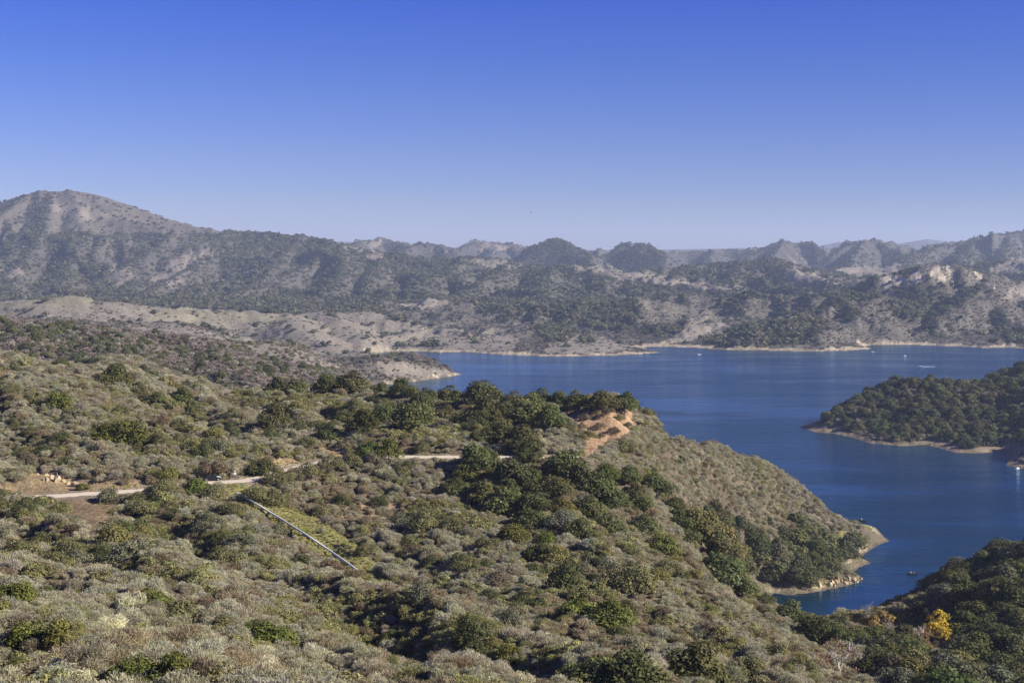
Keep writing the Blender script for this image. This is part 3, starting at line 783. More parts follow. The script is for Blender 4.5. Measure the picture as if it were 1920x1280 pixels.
# road ribbon, a little above the bench
rp = ROADS; tn = np.gradient(rp, axis=0); tn /= np.linalg.norm(tn, axis=1)[:, None]; nrm = np.stack([-tn[:, 1], tn[:, 0]], 1)
rv = []; rf = []
for i in range(len(rp)):
    for k, off in enumerate((-2.2, -1.0, 0, 1.0, 2.2)):
        wv_ = off + ((0.3 * math.sin(i * .9) + .25 * math.sin(i * 2.3 + k)) if k in (0, 4) else 0)
        q = rp[i] + nrm[i] * wv_
        zz = max(ROADZ, sample(H, [q[0]], [q[1]])[0]) + (.10 if k == 2 else .06)
        rv.append((q[0], q[1], zz))
for i in range(len(rp) - 1):
    for k in range(4):
        rf.append((i * 5 + k, i * 5 + k + 1, i * 5 + 6 + k, i * 5 + 5 + k))
tag(link('road', pyd('road', rv, rf, [simple('pale_dirt', (.62, .52, .37), .95, 0, .18, .6)])), kind='structure')

# ------------------------------------------------------------------ plant kinds
M_OAK = foliage('oak_leaves', 'object'); M_OAKT = foliage('oak_leaves_mass', 'tint')
M_TWIG = foliage('twigs', 'object', 1.0, .35); M_TWIGT = foliage('twigs_mass', 'tint', 1.0, .35)
BARK = simple('oak_bark', (.10, .08, .06), .9, 0, .3, 4)
WBARK = simple('white_bark', (.62, .57, .50), .8, 0, .25, 3)
GBARK = simple('weathered_wood', (.30, .26, .23), .9, 0, .3, 3)

oak_crowns = [crown_mesh('crown', 100 + i, 24 + 4 * (i % 3), 3800, .048, M_OAK, tall=.74 + .1 * (i % 2)) for i in range(6)]
shrub_crowns = [crown_mesh('shrub', 140 + i, 15, 3000, .036, M_OAK, tall=.62, lob=(.15, .27)) for i in range(4)]
twigs_o = [twig_mesh('bush', 160 + i, 4200, M_TWIG, .0065, (.075, .12)[i % 2], out=(.55, .2)[i % 2]) for i in range(4)]
trunks = []
for i in range(3):
    v, f = branches(20 + i, 2, .75, (4, 3), .34, .04)
    trunks.append(pyd('trunk', v, f, [BARK]))


def proto_collection(name, meshes):
    c = bpy.data.collections.new(name)
    for i, me in enumerate(meshes):
        o = bpy.data.objects.new(name + '_kind', me); c.objects.link(o)
    return c


P_OAK = proto_collection('oak_kinds', [crown_mesh('oak_mass', 200 + i, 21, 1500, .075, M_OAKT) for i in range(4)])
P_TREE = proto_collection('tree_kinds', [crown_mesh('tree_mass', 220 + i, 8, 170, .20, M_OAKT, lob=(.2, .3), tall=.85) for i in range(5)])
P_SHRUB = proto_collection('shrub_kinds', [crown_mesh('shrub_mass', 240 + i, 13, 1200, .055, M_OAKT, tall=.6, lob=(.15, .27)) for i in range(4)])
P_TWIG = proto_collection('bush_kinds', [twig_mesh('bush_mass', 260 + i, 2300, M_TWIGT, .0095, (.075, .12)[i % 2], out=(.55, .2)[i % 2]) for i in range(5)])
P_BRUSH = proto_collection('brush_kinds', [twig_mesh('brush_mass', 280 + i, 200, M_TWIGT, .05, .22) for i in range(5)])
P_GRASS = proto_collection('tuft_kinds', [twig_mesh('tuft_mass', 290 + i, 90, M_TWIGT, .03, .4, out=.3) for i in range(3)])


def scatter(name, coll, P, S, T, rot=None, label=None, cat=None):
    """one object that carries a whole mass of plants: points + geometry nodes"""
    n_ = len(P)
    me = bpy.data.meshes.new(name); me.vertices.add(n_); me.vertices.foreach_set('co', np.asarray(P, np.float32).ravel())
    a = me.attributes.new('tint', 'FLOAT_COLOR', 'POINT'); a.data.foreach_set('color', np.concatenate([T, np.ones((n_, 1))], 1).astype(np.float32).ravel())
    a = me.attributes.new('size', 'FLOAT_VECTOR', 'POINT'); a.data.foreach_set('vector', np.asarray(S, np.float32).ravel())
    rt = np.zeros((n_, 3)); rt[:, 2] = rng.uniform(0, 6.283, n_); rt[:, :2] = rng.normal(0, .08, (n_, 2))
    a = me.attributes.new('turn', 'FLOAT_VECTOR', 'POINT'); a.data.foreach_set('vector', rt.astype(np.float32).ravel())
    a = me.attributes.new('pick', 'INT', 'POINT'); a.data.foreach_set('value', rng.integers(0, len(coll.objects), n_).astype(np.int32))
    o = link(name, me)
    ng = bpy.data.node_groups.new(name + '_scatter', 'GeometryNodeTree')
    ng.interface.new_socket('Geometry', in_out='INPUT', socket_type='NodeSocketGeometry'); ng.interface.new_socket('Geometry', in_out='OUTPUT', socket_type='NodeSocketGeometry')
    gi = ng.nodes.new('NodeGroupInput'); go = ng.nodes.new('NodeGroupOutput'); ip = ng.nodes.new('GeometryNodeInstanceOnPoints')
    ci = ng.nodes.new('GeometryNodeCollectionInfo'); ci.inputs['Collection'].default_value = coll; ci.inputs['Separate Children'].default_value = True; ci.inputs['Reset Children'].default_value = True
    ip.inputs['Pick Instance'].default_value = True

    def att(nm, ty):
        q = ng.nodes.new('GeometryNodeInputNamedAttribute'); q.data_type = ty; q.inputs['Name'].default_value = nm; return q.outputs['Attribute']
    ng.links.new(gi.outputs[0], ip.inputs['Points']); ng.links.new(ci.outputs[0], ip.inputs['Instance'])
    ng.links.new(att('pick', 'INT'), ip.inputs['Instance Index'])
    er = ng.nodes.new('FunctionNodeEulerToRotation'); ng.links.new(att('turn', 'FLOAT_VECTOR'), er.inputs[0]); ng.links.new(er.outputs[0], ip.inputs['Rotation'])
    ng.links.new(att('size', 'FLOAT_VECTOR'), ip.inputs['Scale']); ng.links.new(ip.outputs[0], go.inputs[0])
    md = o.modifiers.new('scatter', 'NODES'); md.node_group = ng
    tag(o, label, cat, kind='stuff'); return o


def candidates(y0, y1, sp, umax=.42):
    """jittered points over a band of the land"""
    ys = np.arange(y0, y1, sp); out = []
    for Y in ys:
        xs = np.arange(-umax * y1, umax * y1, sp)
        xs = xs[np.abs(xs) < umax * Y]
        out.append(np.stack([xs, np.full(len(xs), Y)], 1))
    P = np.concatenate(out) + rng.uniform(-.5, .5, (sum(map(len, out)), 2)) * sp
    P[:, 1] = np.maximum(P[:, 1], 42)
    P[:, 0] = np.clip(P[:, 0], -.6 * P[:, 1], .6 * P[:, 1])
    z = sample(H, P[:, 0], P[:, 1]); sd = sample(SD, P[:, 0], P[:, 1])
    col, oak, scr, dr = cover(P[:, 0], P[:, 1], z, sd)
    e = sample(E, P[:, 0], P[:, 1] * .985)
    vis = (z + 9 + .004 * P[:, 1] - CAMZ) / P[:, 1] > e
    ok = vis & (sd > 1.5)
    return P[ok], z[ok], oak[ok], scr[ok], dr[ok], sd[ok]


def jit(n_, cols, w, amt=.14):
    cols = np.array(cols); k = rng.choice(len(cols), n_, p=np.array(w) / sum(w))
    return cols[k] * (1 + rng.normal(0, amt, (n_, 1))) * (1 + rng.normal(0, .04, (n_, 3))), k


SAGE = [(.46, .425, .285), (.405, .378, .238), (.355, .295, .18), (.305, .288, .12), (.415, .385, .272), (.27, .215, .13)]
OAKC = [(.12, .125, .055), (.14, .142, .058), (.11, .115, .058), (.155, .148, .066)]

# ------------------------------------------------------------------ plants one can tell apart: (px, py of the foot, width px, kind)
# kinds: o dark oak, g bright green oak, l olive shrub, n brown shrub, y yellow-green small tree
ZONES = [
    ('on the skyline above the sand spit', [(520, 718, 40, 'o'), (555, 722, 46, 'o'), (612, 734, 56, 'o'), (655, 740, 72, 'o'), (712, 740, 42, 'o'), (755, 746, 56, 'o'), (800, 744, 44, 'o'), (842, 742, 56, 'o'), (905, 762, 74, 'o')]),
    ('on the crest above the orange bank', [(965, 770, 60, 'o'), (1012, 766, 56, 'o'), (1048, 768, 50, 'o'), (1085, 768, 56, 'o'), (1130, 768, 60, 'o'), (1170, 772, 52, 'o'), (1212, 782, 36, 'l')]),
    ('on the orange bare bank', [(1140, 779, 26, 'n'), (1163, 789, 24, 'l'), (1124, 803, 24, 'n'), (1150, 815, 24, 'n'), (1096, 788, 26, 'n'), (1112, 778, 22, 'l'), (1088, 806, 24, 'n'), (1178, 803, 20, 'n'), (1106, 824, 30, 'l'), (1128, 822, 20, 'n')]),
    ('on the scrub slope at the upper left', [(215, 727, 66, 'o'), (262, 742, 40, 'l'), (295, 757, 36, 'o'), (342, 757, 44, 'o'), (110, 768, 52, 'g'), (60, 760, 44, 'l'), (25, 740, 40, 'l'), (440, 784, 42, 'l'), (400, 842, 52, 'l'), (565, 770, 60, 'l'), (480, 770, 50, 'l')]),
    ('in the row across the left slope', [(192, 832, 64, 'g'), (240, 842, 78, 'g'), (296, 836, 50, 'l'), (340, 840, 54, 'l'), (515, 802, 62, 'o'), (560, 818, 46, 'o'), (612, 828, 52, 'o')]),
    ('above the road around the dry gully', [(645, 800, 48, 'o'), (680, 816, 62, 'o'), (690, 862, 60, 'g'), (728, 864, 54, 'g'), (722, 795, 64, 'o'), (775, 808, 86, 'o'), (832, 790, 50, 'o'), (870, 800, 52, 'o'), (795, 850, 40, 'l'), (790, 770, 50, 'o')]),
    ('in the belt left of the orange bank', [(905, 800, 70, 'o'), (935, 832, 66, 'o'), (975, 842, 72, 'o'), (985, 800, 70, 'o'), (1030, 806, 64, 'o'), (950, 790, 50, 'o'), (1000, 780, 60, 'o'), (900, 830, 40, 'o'), (990, 850, 50, 'o')]),
    ('below the middle stretch of the dirt road', [(893, 890, 76, 'o'), (870, 905, 50, 'g'), (885, 866, 42, 'l'), (915, 868, 44, 'o'), (978, 868, 46, 'o'), (1010, 870, 40, 'l'), (655, 876, 48, 'l'), (700, 872, 40, 'n'), (965, 905, 76, 'o'), (1000, 915, 50, 'o'), (1060, 900, 84, 'o'), (1030, 935, 84, 'o'), (1085, 922, 70, 'o'), (1112, 932, 80, 'o'), (1138, 902, 50, 'g'), (1172, 910, 60, 'o'), (1225, 930, 66, 'o'),
                                                      (945, 968, 86, 'o'), (992, 992, 64, 'o'), (1025, 1024, 42, 'g'), (1195, 960, 60, 'o'), (1260, 960, 50, 'o')]),
    ('in the oak belt across the middle gully', [(850, 932, 58, 'o'), (905, 942, 62, 'o'), (955, 935, 56, 'o'), (1000, 962, 64, 'o'), (1050, 968, 58, 'g'), (1100, 968, 66, 'o'), (1150, 955, 58, 'o'), (1190, 938, 50, 'o'), (1216, 905, 48, 'g'), (1010, 1052, 58, 'o'), (962, 1022, 62, 'g'), (1082, 1014, 66, 'o'), (1142, 1004, 62, 'o'), (1204, 1004, 64, 'o'), (1272, 994, 54, 'o'), (1242, 1044, 62, 'g'), (1292, 1024, 54, 'o'), (1332, 1004, 48, 'o')]),
    ('around the bare brown clearing', [(800, 1002, 76, 'l'), (850, 1004, 60, 'l'), (600, 968, 38, 'l'), (770, 1030, 52, 'l'), (690, 1040, 46, 'l'), (870, 1064, 60, 'l'), (915, 1030, 50, 'l')]),
    ('beside the road on the left', [(525, 908, 62, 'l'), (575, 898, 58, 'l'), (622, 884, 52, 'l'), (548, 900, 44, 'n'), (600, 892, 46, 'n'), (155, 918, 26, 'g'), (312, 938, 66, 'l'), (310, 900, 44, 'g'), (366, 928, 56, 'g'), (406, 946, 70, 'l'), (490, 890, 56, 'o'), (478, 940, 60, 'l'), (520, 946, 60, 'l'), (45, 875, 56, 'n'), (85, 952, 44, 'n'), (225, 1010, 60, 'o'), (262, 1012, 62, 'o'), (430, 970, 60, 'l'), (395, 985, 50, 'l')]),
    ('on the near slope at the lower left', [(28, 1135, 80, 'g'), (55, 1222, 90, 'g'), (120, 1226, 90, 'g'), (20, 1290, 90, 'g'), (245, 1300, 120, 'g'), (325, 1300, 110, 'g'), (345, 1180, 100, 'l'), (285, 1148, 80, 'g'), (500, 1215, 100, 'g'), (415, 1190, 60, 'l'), (180, 1205, 36, 'y'), (450, 1290, 80, 'l'), (560, 1265, 70, 'l'), (290, 1010, 30, 'l')]),
    ('on the near slope at the lower middle', [(1085, 1170, 84, 'g'), (1140, 1176, 92, 'g'), (1105, 1296, 120, 'o'), (1190, 1300, 120, 'o'), (895, 1246, 70, 'o'), (955, 1252, 66, 'g'), (1300, 1292, 120, 'o'), (1175, 1118, 116, 'l'), (1250, 1082, 72, 'l'), (1095, 1066, 60, 'l'), (1060, 1090, 60, 'l'), (1205, 1285, 50, 'y'), (1000, 1130, 60, 'l'), (940, 1100, 60, 'n'), (1400, 1270, 70, 'l')]),
    ('on the valley floor below the inlet', [(1350, 1094, 96, 'o'), (1392, 1118, 60, 'o'), (1480, 1170, 64, 'o'), (1530, 1200, 72, 'o'), (1570, 1204, 60, 'o'), (1605, 1208, 50, 'o'), (1702, 1268, 54, 'o'), (1745, 1262, 50, 'o'), (1455, 1240, 56, 'l'), (1500, 1262, 60, 'l')]),
]
ORD = ['leftmost', 'second from the left', 'third from the left', 'fourth from the left', 'fifth from the left', 'sixth from the left', 'seventh from the left', 'eighth from the left', 'ninth from the left', 'tenth from the left', 'eleventh from the left',
       'twelfth from the left', 'thirteenth from the left', 'fourteenth from the left', 'fifteenth from the left', 'rightmost']
KIND = {'o': ('dark green oak', 'oak_tree'), 'g': ('bright green oak', 'oak_tree'), 'l': ('olive green shrub', 'shrub'), 'n': ('grey brown shrub', 'shrub'), 'y': ('yellow green leafy shrub', 'shrub')}
CC = {'o': (.125, .130, .052), 'g': (.155, .160, .045), 'l': (.19, .178, .08), 'n': (.19, .155, .10), 'y': (.30, .29, .07)}
placed = []         # x, y, radius


def oak(x, Y, w, kind, label, group, z=None, hs=1.0, col=None):
    z = ground(x, Y) if z is None else z
    r_ = rng.uniform(0, 6.28)
    o = empty('oak_tree', (x, Y, z - .1), r_, (w, w, w * hs * rng.uniform(.82, 1.0)))
    c = link('crown', oak_crowns[rng.integers(6)], o); t = link('trunk', trunks[rng.integers(3)], o)
    k = np.array(col or CC[kind]) * rng.normal(1, .12) * (1 + rng.normal(0, .05, 3))
    c.color = (*k, 1)
    tag(o, label, 'tree', group); placed.append((x, Y, w * .42)); return o


def shrub(x, Y, w, kind, label, group, z=None, twig=False, col=None, hs=1.0, name='shrub', cat='shrub'):
    z = ground(x, Y) if z is None else z
    me = twigs_o[rng.integers(4)] if twig else shrub_crowns[rng.integers(4)]
    o = link(name, me); o.location = (x, Y, z - .05); o.rotation_euler = (0, 0, rng.uniform(0, 6.28)); o.scale = (w, w, w * hs * rng.uniform(.85, 1.1))
    k = np.array(col if col is not None else CC[kind]) * rng.normal(1, .1); o.color = (*k, 1)
    tag(o, label, cat, group); placed.append((x, Y, w * .42)); return o


noak = 0
for phrase, rows in ZONES:
    for kd in 'oglny':
        sub = sorted([r for r in rows if r[3] == kd])
        for i, (px, py, w, k) in enumerate(sub):
            h_ = None; q_ = py
            while h_ is None and q_ < py + 40:
                h_ = hit(px, q_, 60, 600); q_ += 1.5
            if h_ is None: continue
            x, Y, z = h_
            wm = w / F * Y * 1.05
            nm, obn = KIND[k]
            if len(sub) == 1: lab = f'{nm} {phrase}'
            else: lab = f'{nm} {phrase}, {"rightmost" if i == len(sub) - 1 else ORD[i]}'
            if obn == 'oak_tree':
                oak(x, Y, wm, k, lab, 'oaks ' + phrase); noak += 1
            else:
                shrub(x, Y, wm, k, lab, 'shrubs ' + phrase)


def free(P, rad, pl):
    ok = np.ones(len(P), bool)
    for (x, y, r_) in pl:
        ok &= (P[:, 0] - x) ** 2 + (P[:, 1] - y) ** 2 > (r_ + rad) ** 2 if np.ndim(rad) == 0 else (P[:, 0] - x) ** 2 + (P[:, 1] - y) ** 2 > (r_ + rad) ** 2
    return ok


# ---- woods: nose of the ridge, right hillside, peninsula
def pxpy(P, z):
    return P[:, 0] / P[:, 1] * F + 960, HY + (CAMZ - z) / P[:, 1] * F


def keepout(px, py):
    r_ = np.zeros(np.shape(px), bool)
    for x0, x1, y0, y1 in ((1640, 1748, 1060, 1168), (1725, 1800, 1150, 1262), (1660, 1722, 1135, 1200), (1610, 1672, 1150, 1205), (1515, 1640, 1205, 1320), (1700, 1765, 1180, 1240)):
        r_ |= (px > x0) & (px < x1) & (py > y0) & (py < y1)
    return r_


woods = []      # (x, Y, z, w, zone)
NOSE = [(1285, 1000), (1320, 965), (1400, 985), (1470, 1000), (1500, 985), (1600, 1020), (1595, 1050), (1550, 1096), (1450, 1100), (1420, 1085), (1345, 1080), (1290, 1045)]
P, z, ok_, sc_, dr_, sd_ = candidates(330, 720, 6.6)
px_, py_ = pxpy(P, z)
m = inpoly(px_, py_, NOSE) & (sd_ > 5) & (rng.uniform(size=len(P)) < .95) & free(P, 2.0, placed)
for i in np.where(m)[0]: woods.append((P[i, 0], P[i, 1], z[i], 8 + 7 * rng.beta(1.4, 2), 'nose'))
P, z, ok_, sc_, dr_, sd_ = candidates(230, 640, 6.0)
px_, py_ = pxpy(P, z)
m = (ok_ > .9) & (px_ > 1540) & (px_ < 2150) & (sd_ > 9) & (rng.uniform(size=len(P)) < .84) & free(P, 2.0, placed) & ~((px_ < 1725) & (py_ < 1165)) & (P[:, 1] < 560) & ~keepout(px_, py_)
for i in np.where(m)[0]: woods.append((P[i, 0], P[i, 1], z[i], 6.5 + 7 * rng.beta(1.4, 2), 'right'))
P, z, ok_, sc_, dr_, sd_ = candidates(930, 1420, 8.0)
px_, py_ = pxpy(P, z)
m = (ok_ > .6) & (px_ > 1490) & (px_ < 2150) & (sd_ > 9) & (rng.uniform(size=len(P)) < .88)
for i in np.where(m)[0]: woods.append((P[i, 0], P[i, 1], z[i], 6.5 + 8.5 * rng.beta(1.5, 2), 'pen'))
woods.sort(key=lambda q: -q[3] / q[1])
pxw = [q[0] / q[1] * F + 960 for q in woods]
WL = {'nose': ('in the dense wood between the ridge and the rocky cove', 'oaks in the wood by the rocky cove'), 'right': ('in the shaded wood on the slope at the lower right', 'oaks in the wood at the lower right'),
      'pen': ('on the wooded peninsula that juts from the right into the lake', 'oaks on the wooded peninsula')}
mass = []
for q, pw in zip(woods, pxw):
    x, Y, z, w, zn = q
    if noak < 300 and -20 < pw < 1945:
        tone = rng.choice(3, p=[.62, .2, .18])
        nm = ('dark green oak', 'olive green oak', 'grey green oak')[tone]
        oak(x, Y, w, 'o', f'{nm} crowded ' + WL[zn][0], WL[zn][1], z, 1.0, ((.115, .122, .05), (.155, .148, .058), (.15, .148, .09))[tone]); noak += 1
    else:
        mass.append(q); placed.append((x, Y, w * .42))

# ---- other mid trees on the near land and back ridge
P, z, oa, sc_, dr_, sd_ = candidates(640, 1900, 8.0)
px_, py_ = pxpy(P, z)
m = (rng.uniform(size=len(P)) < oa * .75) & (px_ < 1000) & (sd_ > 10)
bx = [(x_, y_, z_, rng.uniform(4.5, 8), 'back') for (x_, y_), z_ in zip(P[m], z[m])]
mass += bx
for q in bx: placed.append((q[0], q[1], q[3] * .3))
MA = np.array([q[:4] for q in mass])
T, _ = jit(len(MA), OAKC + [(.10, .10, .055)], (4, 2, 3, 1, 1.2))
scatter('woodland', P_OAK, MA[:, :3] - [0, 0, .2], np.stack([MA[:, 3], MA[:, 3], MA[:, 3] * rng.uniform(.75, 1, len(MA))], 1), T, label='dark oak woodland merging on the peninsula and the ridge behind', cat='woodland')

# ---- scrub on the near slopes
pl = np.array(placed)
near_pl = [q for q in placed if q[1] < 780]
def clearing(px, py):
    r_ = np.zeros(np.shape(px), bool)
    for dy_ in (0, 9, 18): r_ |= inpoly(px, py - dy_, POLY['pipegrass'])
    r_ |= inpoly(px, py - 5, POLY['orange'])
    for kx in ('bank1', 'bank2', 'bank3', 'belowroad'): r_ |= inpoly(px, py - 7, POLY[kx])
    return r_


# bigger leafy shrubs all over the near slopes
P, z, oa, sc_, dr_, sd_ = candidates(80, 745, 6.2)
px_, py_ = pxpy(P, z)
drift = fbm(P[:, 0] / 38, P[:, 1] / 38, 3, 351) * .7 + 1.1 * sample(ASP, P[:, 0], P[:, 1])
m = (rng.uniform(size=len(P)) < .08 + .80 * sstep(-.05, .45, drift)) & (px_ > -60) & (px_ < 1980) & (py_ < 1330) & (dr_ > 6) & ~clearing(px_, py_) & free(P, .3, placed) & ~keepout(px_, py_) & (sd_ > 9)
m &= (z + 4 - CAMZ) / P[:, 1] > sample(E, P[:, 0], P[:, 1] * .985)
w_s = (2.2 + 4.6 * rng.beta(1.4, 2.4, len(P))) * np.clip(P[:, 1] / 170, .62, 1.25)
order = [i for i in np.argsort(-w_s / P[:, 1]) if m[i]]
SH = [('olive green shrub', (.17, .162, .07)), ('dark green shrub', (.115, .122, .052)), ('yellowish olive shrub', (.225, .205, .075)), ('grey green shrub', (.20, .195, .12)), ('rusty brown shrub', (.20, .145, .085))]
extra = []; bands = [(1290, 'along the bottom edge'), (1120, 'on the lower slope'), (985, 'on the middle slope'), (870, 'near the dirt road'), (0, 'on the upper slope')]
for c_, i in enumerate(order):
    k = int(rng.choice(5, p=[.34, .24, .16, .18, .08]))
    if c_ < 215 and 0 < px_[i] < 1920 and py_[i] < 1290:
        third = ('left' if px_[i] < 640 else ('centre' if px_[i] < 1280 else 'right'))
        band = [b_ for lo_, b_ in bands if py_[i] >= lo_][0]
        sz_ = 'large' if w_s[i] / P[i, 1] > .028 else ('middling' if w_s[i] / P[i, 1] > .016 else 'small')
        shrub(P[i, 0], P[i, 1], w_s[i], 'l', f'{sz_} {SH[k][0]} among the scrub {band}, {third} of the photo', f'leafy shrubs {band}', z[i], False, np.array(SH[k][1]))
    else:
        extra.append((P[i, 0], P[i, 1], z[i], w_s[i], k)); placed.append((P[i, 0], P[i, 1], w_s[i] * .38))
EX = np.array(extra)
near_pl = [q for q in placed if q[1] < 780]
pts = []
for (y0, y1, sp, s0, s1) in ((46, 130, 1.15, 1.5, 2.9), (130, 240, 1.4, 1.7, 3.2), (240, 420, 1.75, 1.9, 3.6), (420, 790, 1.8, 2.3, 4.8)):
    P, z, oa, sc_, dr_, sd_ = candidates(y0, y1, sp)
    px_, py_ = pxpy(P, z)
    k = (rng.uniform(size=len(P)) < sc_) & (dr_ > np.where(P[:, 1] < np.interp(P[:, 0], ROADS[:, 0], ROADS[:, 1]), np.where(P[:, 0] < -78, 15., 6.0), 4.2)) & free(P, -.6, near_pl) & (px_ > -250) & (px_ < 2200)
    k &= ~clearing(px_, py_) | (rng.uniform(size=len(P)) < .06)
    s = (s0 * .85 + (s1 * 1.25 - s0 * .85) * rng.beta(1.3, 2.6, len(P))) * (1 + .35 * fbm(P[:, 0] / 9, P[:, 1] / 9, 2, 301))
    pts.append(np.column_stack([P, z, s, fbm(P[:, 0] / 26, P[:, 1] / 26, 3, 311), fbm(P[:, 0] / 40 + 99, P[:, 1] / 40, 2, 313)])[k])
S_ = np.concatenate(pts)
nS = len(S_)
# plant communities: grey sage, brown buckwheat, olive coyote brush, in drifts
AS_ = sample(ASP, S_[:, 0], S_[:, 1])
w_ol = np.clip(sstep(.05, .45, S_[:, 5]) * .45 + .06 + .5 * sstep(-.05, .3, AS_), 0, .85)
w_br = sstep(.2, .55, S_[:, 4]) * .6 + .08
u_ = rng.uniform(size=nS)
kind_ = np.where(u_ < w_ol, 3, np.where(u_ < w_ol + w_br, 2, np.where(rng.uniform(size=nS) < .45, 0, np.where(rng.uniform(size=nS) < .6, 1, 4))))
kind_[rng.uniform(size=nS) < .05] = 5
T = np.array(SAGE)[kind_] * (1 + rng.normal(0, .11, (nS, 1))) * (1 + rng.normal(0, .02, (nS, 3)))
leafy = (kind_ == 3) & (rng.uniform(size=nS) < .7)
# the largest-looking bushes are things of their own
pw = S_[:, 0] / S_[:, 1] * F + 960; phh = HY + (CAMZ - S_[:, 2]) / S_[:, 1] * F
see = (pw > 15) & (pw < 1905) & (phh < 1285) & (S_[:, 1] < 240)
vis_e = (S_[:, 2] + .5 * S_[:, 3] - CAMZ) / S_[:, 1] > sample(E, S_[:, 0], S_[:, 1] * .99)
rank = np.where(see & vis_e, S_[:, 3] / S_[:, 1], 0)
top = np.argsort(-rank)[:290]
BN = {0: 'pale grey sage bush', 1: 'grey sage bush', 2: 'brown grey twiggy bush', 3: 'olive green bush', 4: 'silvery grey bush', 5: 'dark brown bush'}
for i in top:
    k = int(kind_[i]); third = 'left' if pw[i] < 640 else ('middle' if pw[i] < 1280 else 'right')
    lab = f'{BN[k]} crowded in the nearest scrub, bottom {third} of the photo'
    shrub(S_[i, 0], S_[i, 1], S_[i, 3] * 1.05, 'l', lab, f'nearest bushes on the slope, bottom {third}', S_[i, 2], not leafy[i], T[i], .95, 'sage_bush' if k in (0, 1, 4) else 'scrub_bush', 'bush')
rest = np.ones(nS, bool); rest[top] = False
def sz(s, lo=.75, hi=1.05): return np.stack([s, s, s * rng.uniform(lo, hi, len(s))], 1)
a = rest & ~leafy
scatter('scrub', P_TWIG, S_[a, :3] - [0, 0, .06], sz(S_[a, 3]), T[a], label='grey sage and buckwheat scrub covering the near slopes', cat='scrub')
a = rest & leafy
GP = np.concatenate([S_[a, :3], EX[:, :3]]); GS = np.concatenate([S_[a, 3] * 1.1, EX[:, 3]]); GT = np.concatenate([T[a] * .85, np.array([q[1] for q in SH])[EX[:, 4].astype(int)] * (1 + rng.normal(0, .1, (len(EX), 1)))])
scatter('greenery', P_SHRUB, GP - [0, 0, .06], sz(GS), GT, label='olive green low bushes scattered through the grey scrub', cat='scrub')

# ---- grass beside the pipe and along banks
P, z, oa, sc_, dr_, sd_ = candidates(230, 720, .9, .3)
px_, py_ = pxpy(P, z)
g1 = inpoly(px_, py_, POLY['pipegrass']) & (dr_ > 3)
g2 = (sd_ < 16) & (P[:, 1] > 540) & (rng.uniform(size=len(P)) < .3)
g3 = (dr_ < 9) & (dr_ > 3.4) & (rng.uniform(size=len(P)) < .3)
m = g1 | g2 | g3
T, _ = jit(int(m.sum()), [(.44, .41, .15), (.48, .42, .20), (.36, .38, .11)], (3, 2, 2))
scatter('grass', P_GRASS, np.column_stack([P[m], z[m] - .03]), sz(rng.uniform(.5, 1.0, int(m.sum())), .5, .9), T, label='yellow green grass beside the pipe and the road', cat='grass')

# ---- brush on the back ridge and peninsula
P, z, oa, sc_, dr_, sd_ = candidates(640, 1900, 3.6)
px_, py_ = pxpy(P, z)
m = (rng.uniform(size=len(P)) < sc_) & (sd_ > 7) & ((px_ < 1000) | (px_ > 1480))
s = rng.uniform(2.6, 4.6, int(m.sum()))
T, _ = jit(int(m.sum()), [(.34, .29, .23), (.25, .21, .16), (.17, .165, .095), (.40, .345, .28)], (3, 3, 2, 2))
scatter('brush', P_BRUSH, np.column_stack([P[m], z[m] - .1]), sz(s), T, label='dense grey brush on the low ridge behind and the peninsula', cat='brush')

# ---- hills across the lake
P, z, oa, sc_, dr_, sd_ = candidates(1900, 3200, 5.0)
n4 = fbm(P[:, 0] / 40, P[:, 1] / 40, 3, 401)
m = (rng.uniform(size=len(P)) < sc_ * (.55 + .5 * n4)) & (sd_ > 9)
s = rng.uniform(2.6, 5.6, int(m.sum()))
T, _ = jit(int(m.sum()), [(.235, .205, .17), (.18, .16, .135), (.13, .125, .09), (.29, .25, .205)], (3, 3, 2, 2))
scatter('chaparral', P_BRUSH, np.column_stack([P[m], z[m] - .3]), sz(s, .5, .8), T, label='grey chaparral brush on the hills across the lake', cat='brush')
P, z, oa, sc_, dr_, sd_ = candidates(1900, 3200, 9.0)
m = (rng.uniform(size=len(P)) < oa) & (sd_ > 12)
s = rng.uniform(8, 14, int(m.sum()))
Pm = [np.column_stack([P[m], z[m] - .3])]; Sm = [sz(s, .75, 1.0)]
P, z, oa, sc_, dr_, sd_ = candidates(3150, 5600, 9.5)
m = rng.uniform(size=len(P)) < oa
s = rng.uniform(6, 12, int(m.sum())) * rng.choice([.8, 1, 1.35], int(m.sum()))
Pm.append(np.column_stack([P[m], z[m] - .5])); Sm.append(sz(s, .7, .95))
P, z, oa, sc_, dr_, sd_ = candidates(5600, 8200, 17.0)
m = rng.uniform(size=len(P)) < oa
s = rng.uniform(8, 15, int(m.sum()))
Pm.append(np.column_stack([P[m], z[m] - .5])); Sm.append(sz(s, .6, .8))
Pm = np.concatenate(Pm); Sm = np.concatenate(Sm)
T, _ = jit(len(Pm), [(.135, .138, .072), (.16, .155, .085), (.12, .125, .075), (.20, .175, .12)], (3, 2, 2, 1), .2)
scatter('forest', P_TREE, Pm, Sm, T, label='dark oak forest covering the mountain and the far hills', cat='forest')
print('plants', nS, len(MA), len(Pm), 'oaks', noak)

# ------------------------------------------------------------------ single trees and snags of another look
def place(px, py, ymax=760):
    q = py; h_ = None
    while h_ is None and q < py + 40:
        h_ = hit(px, q, 60, ymax); q += 1.5
    return h_


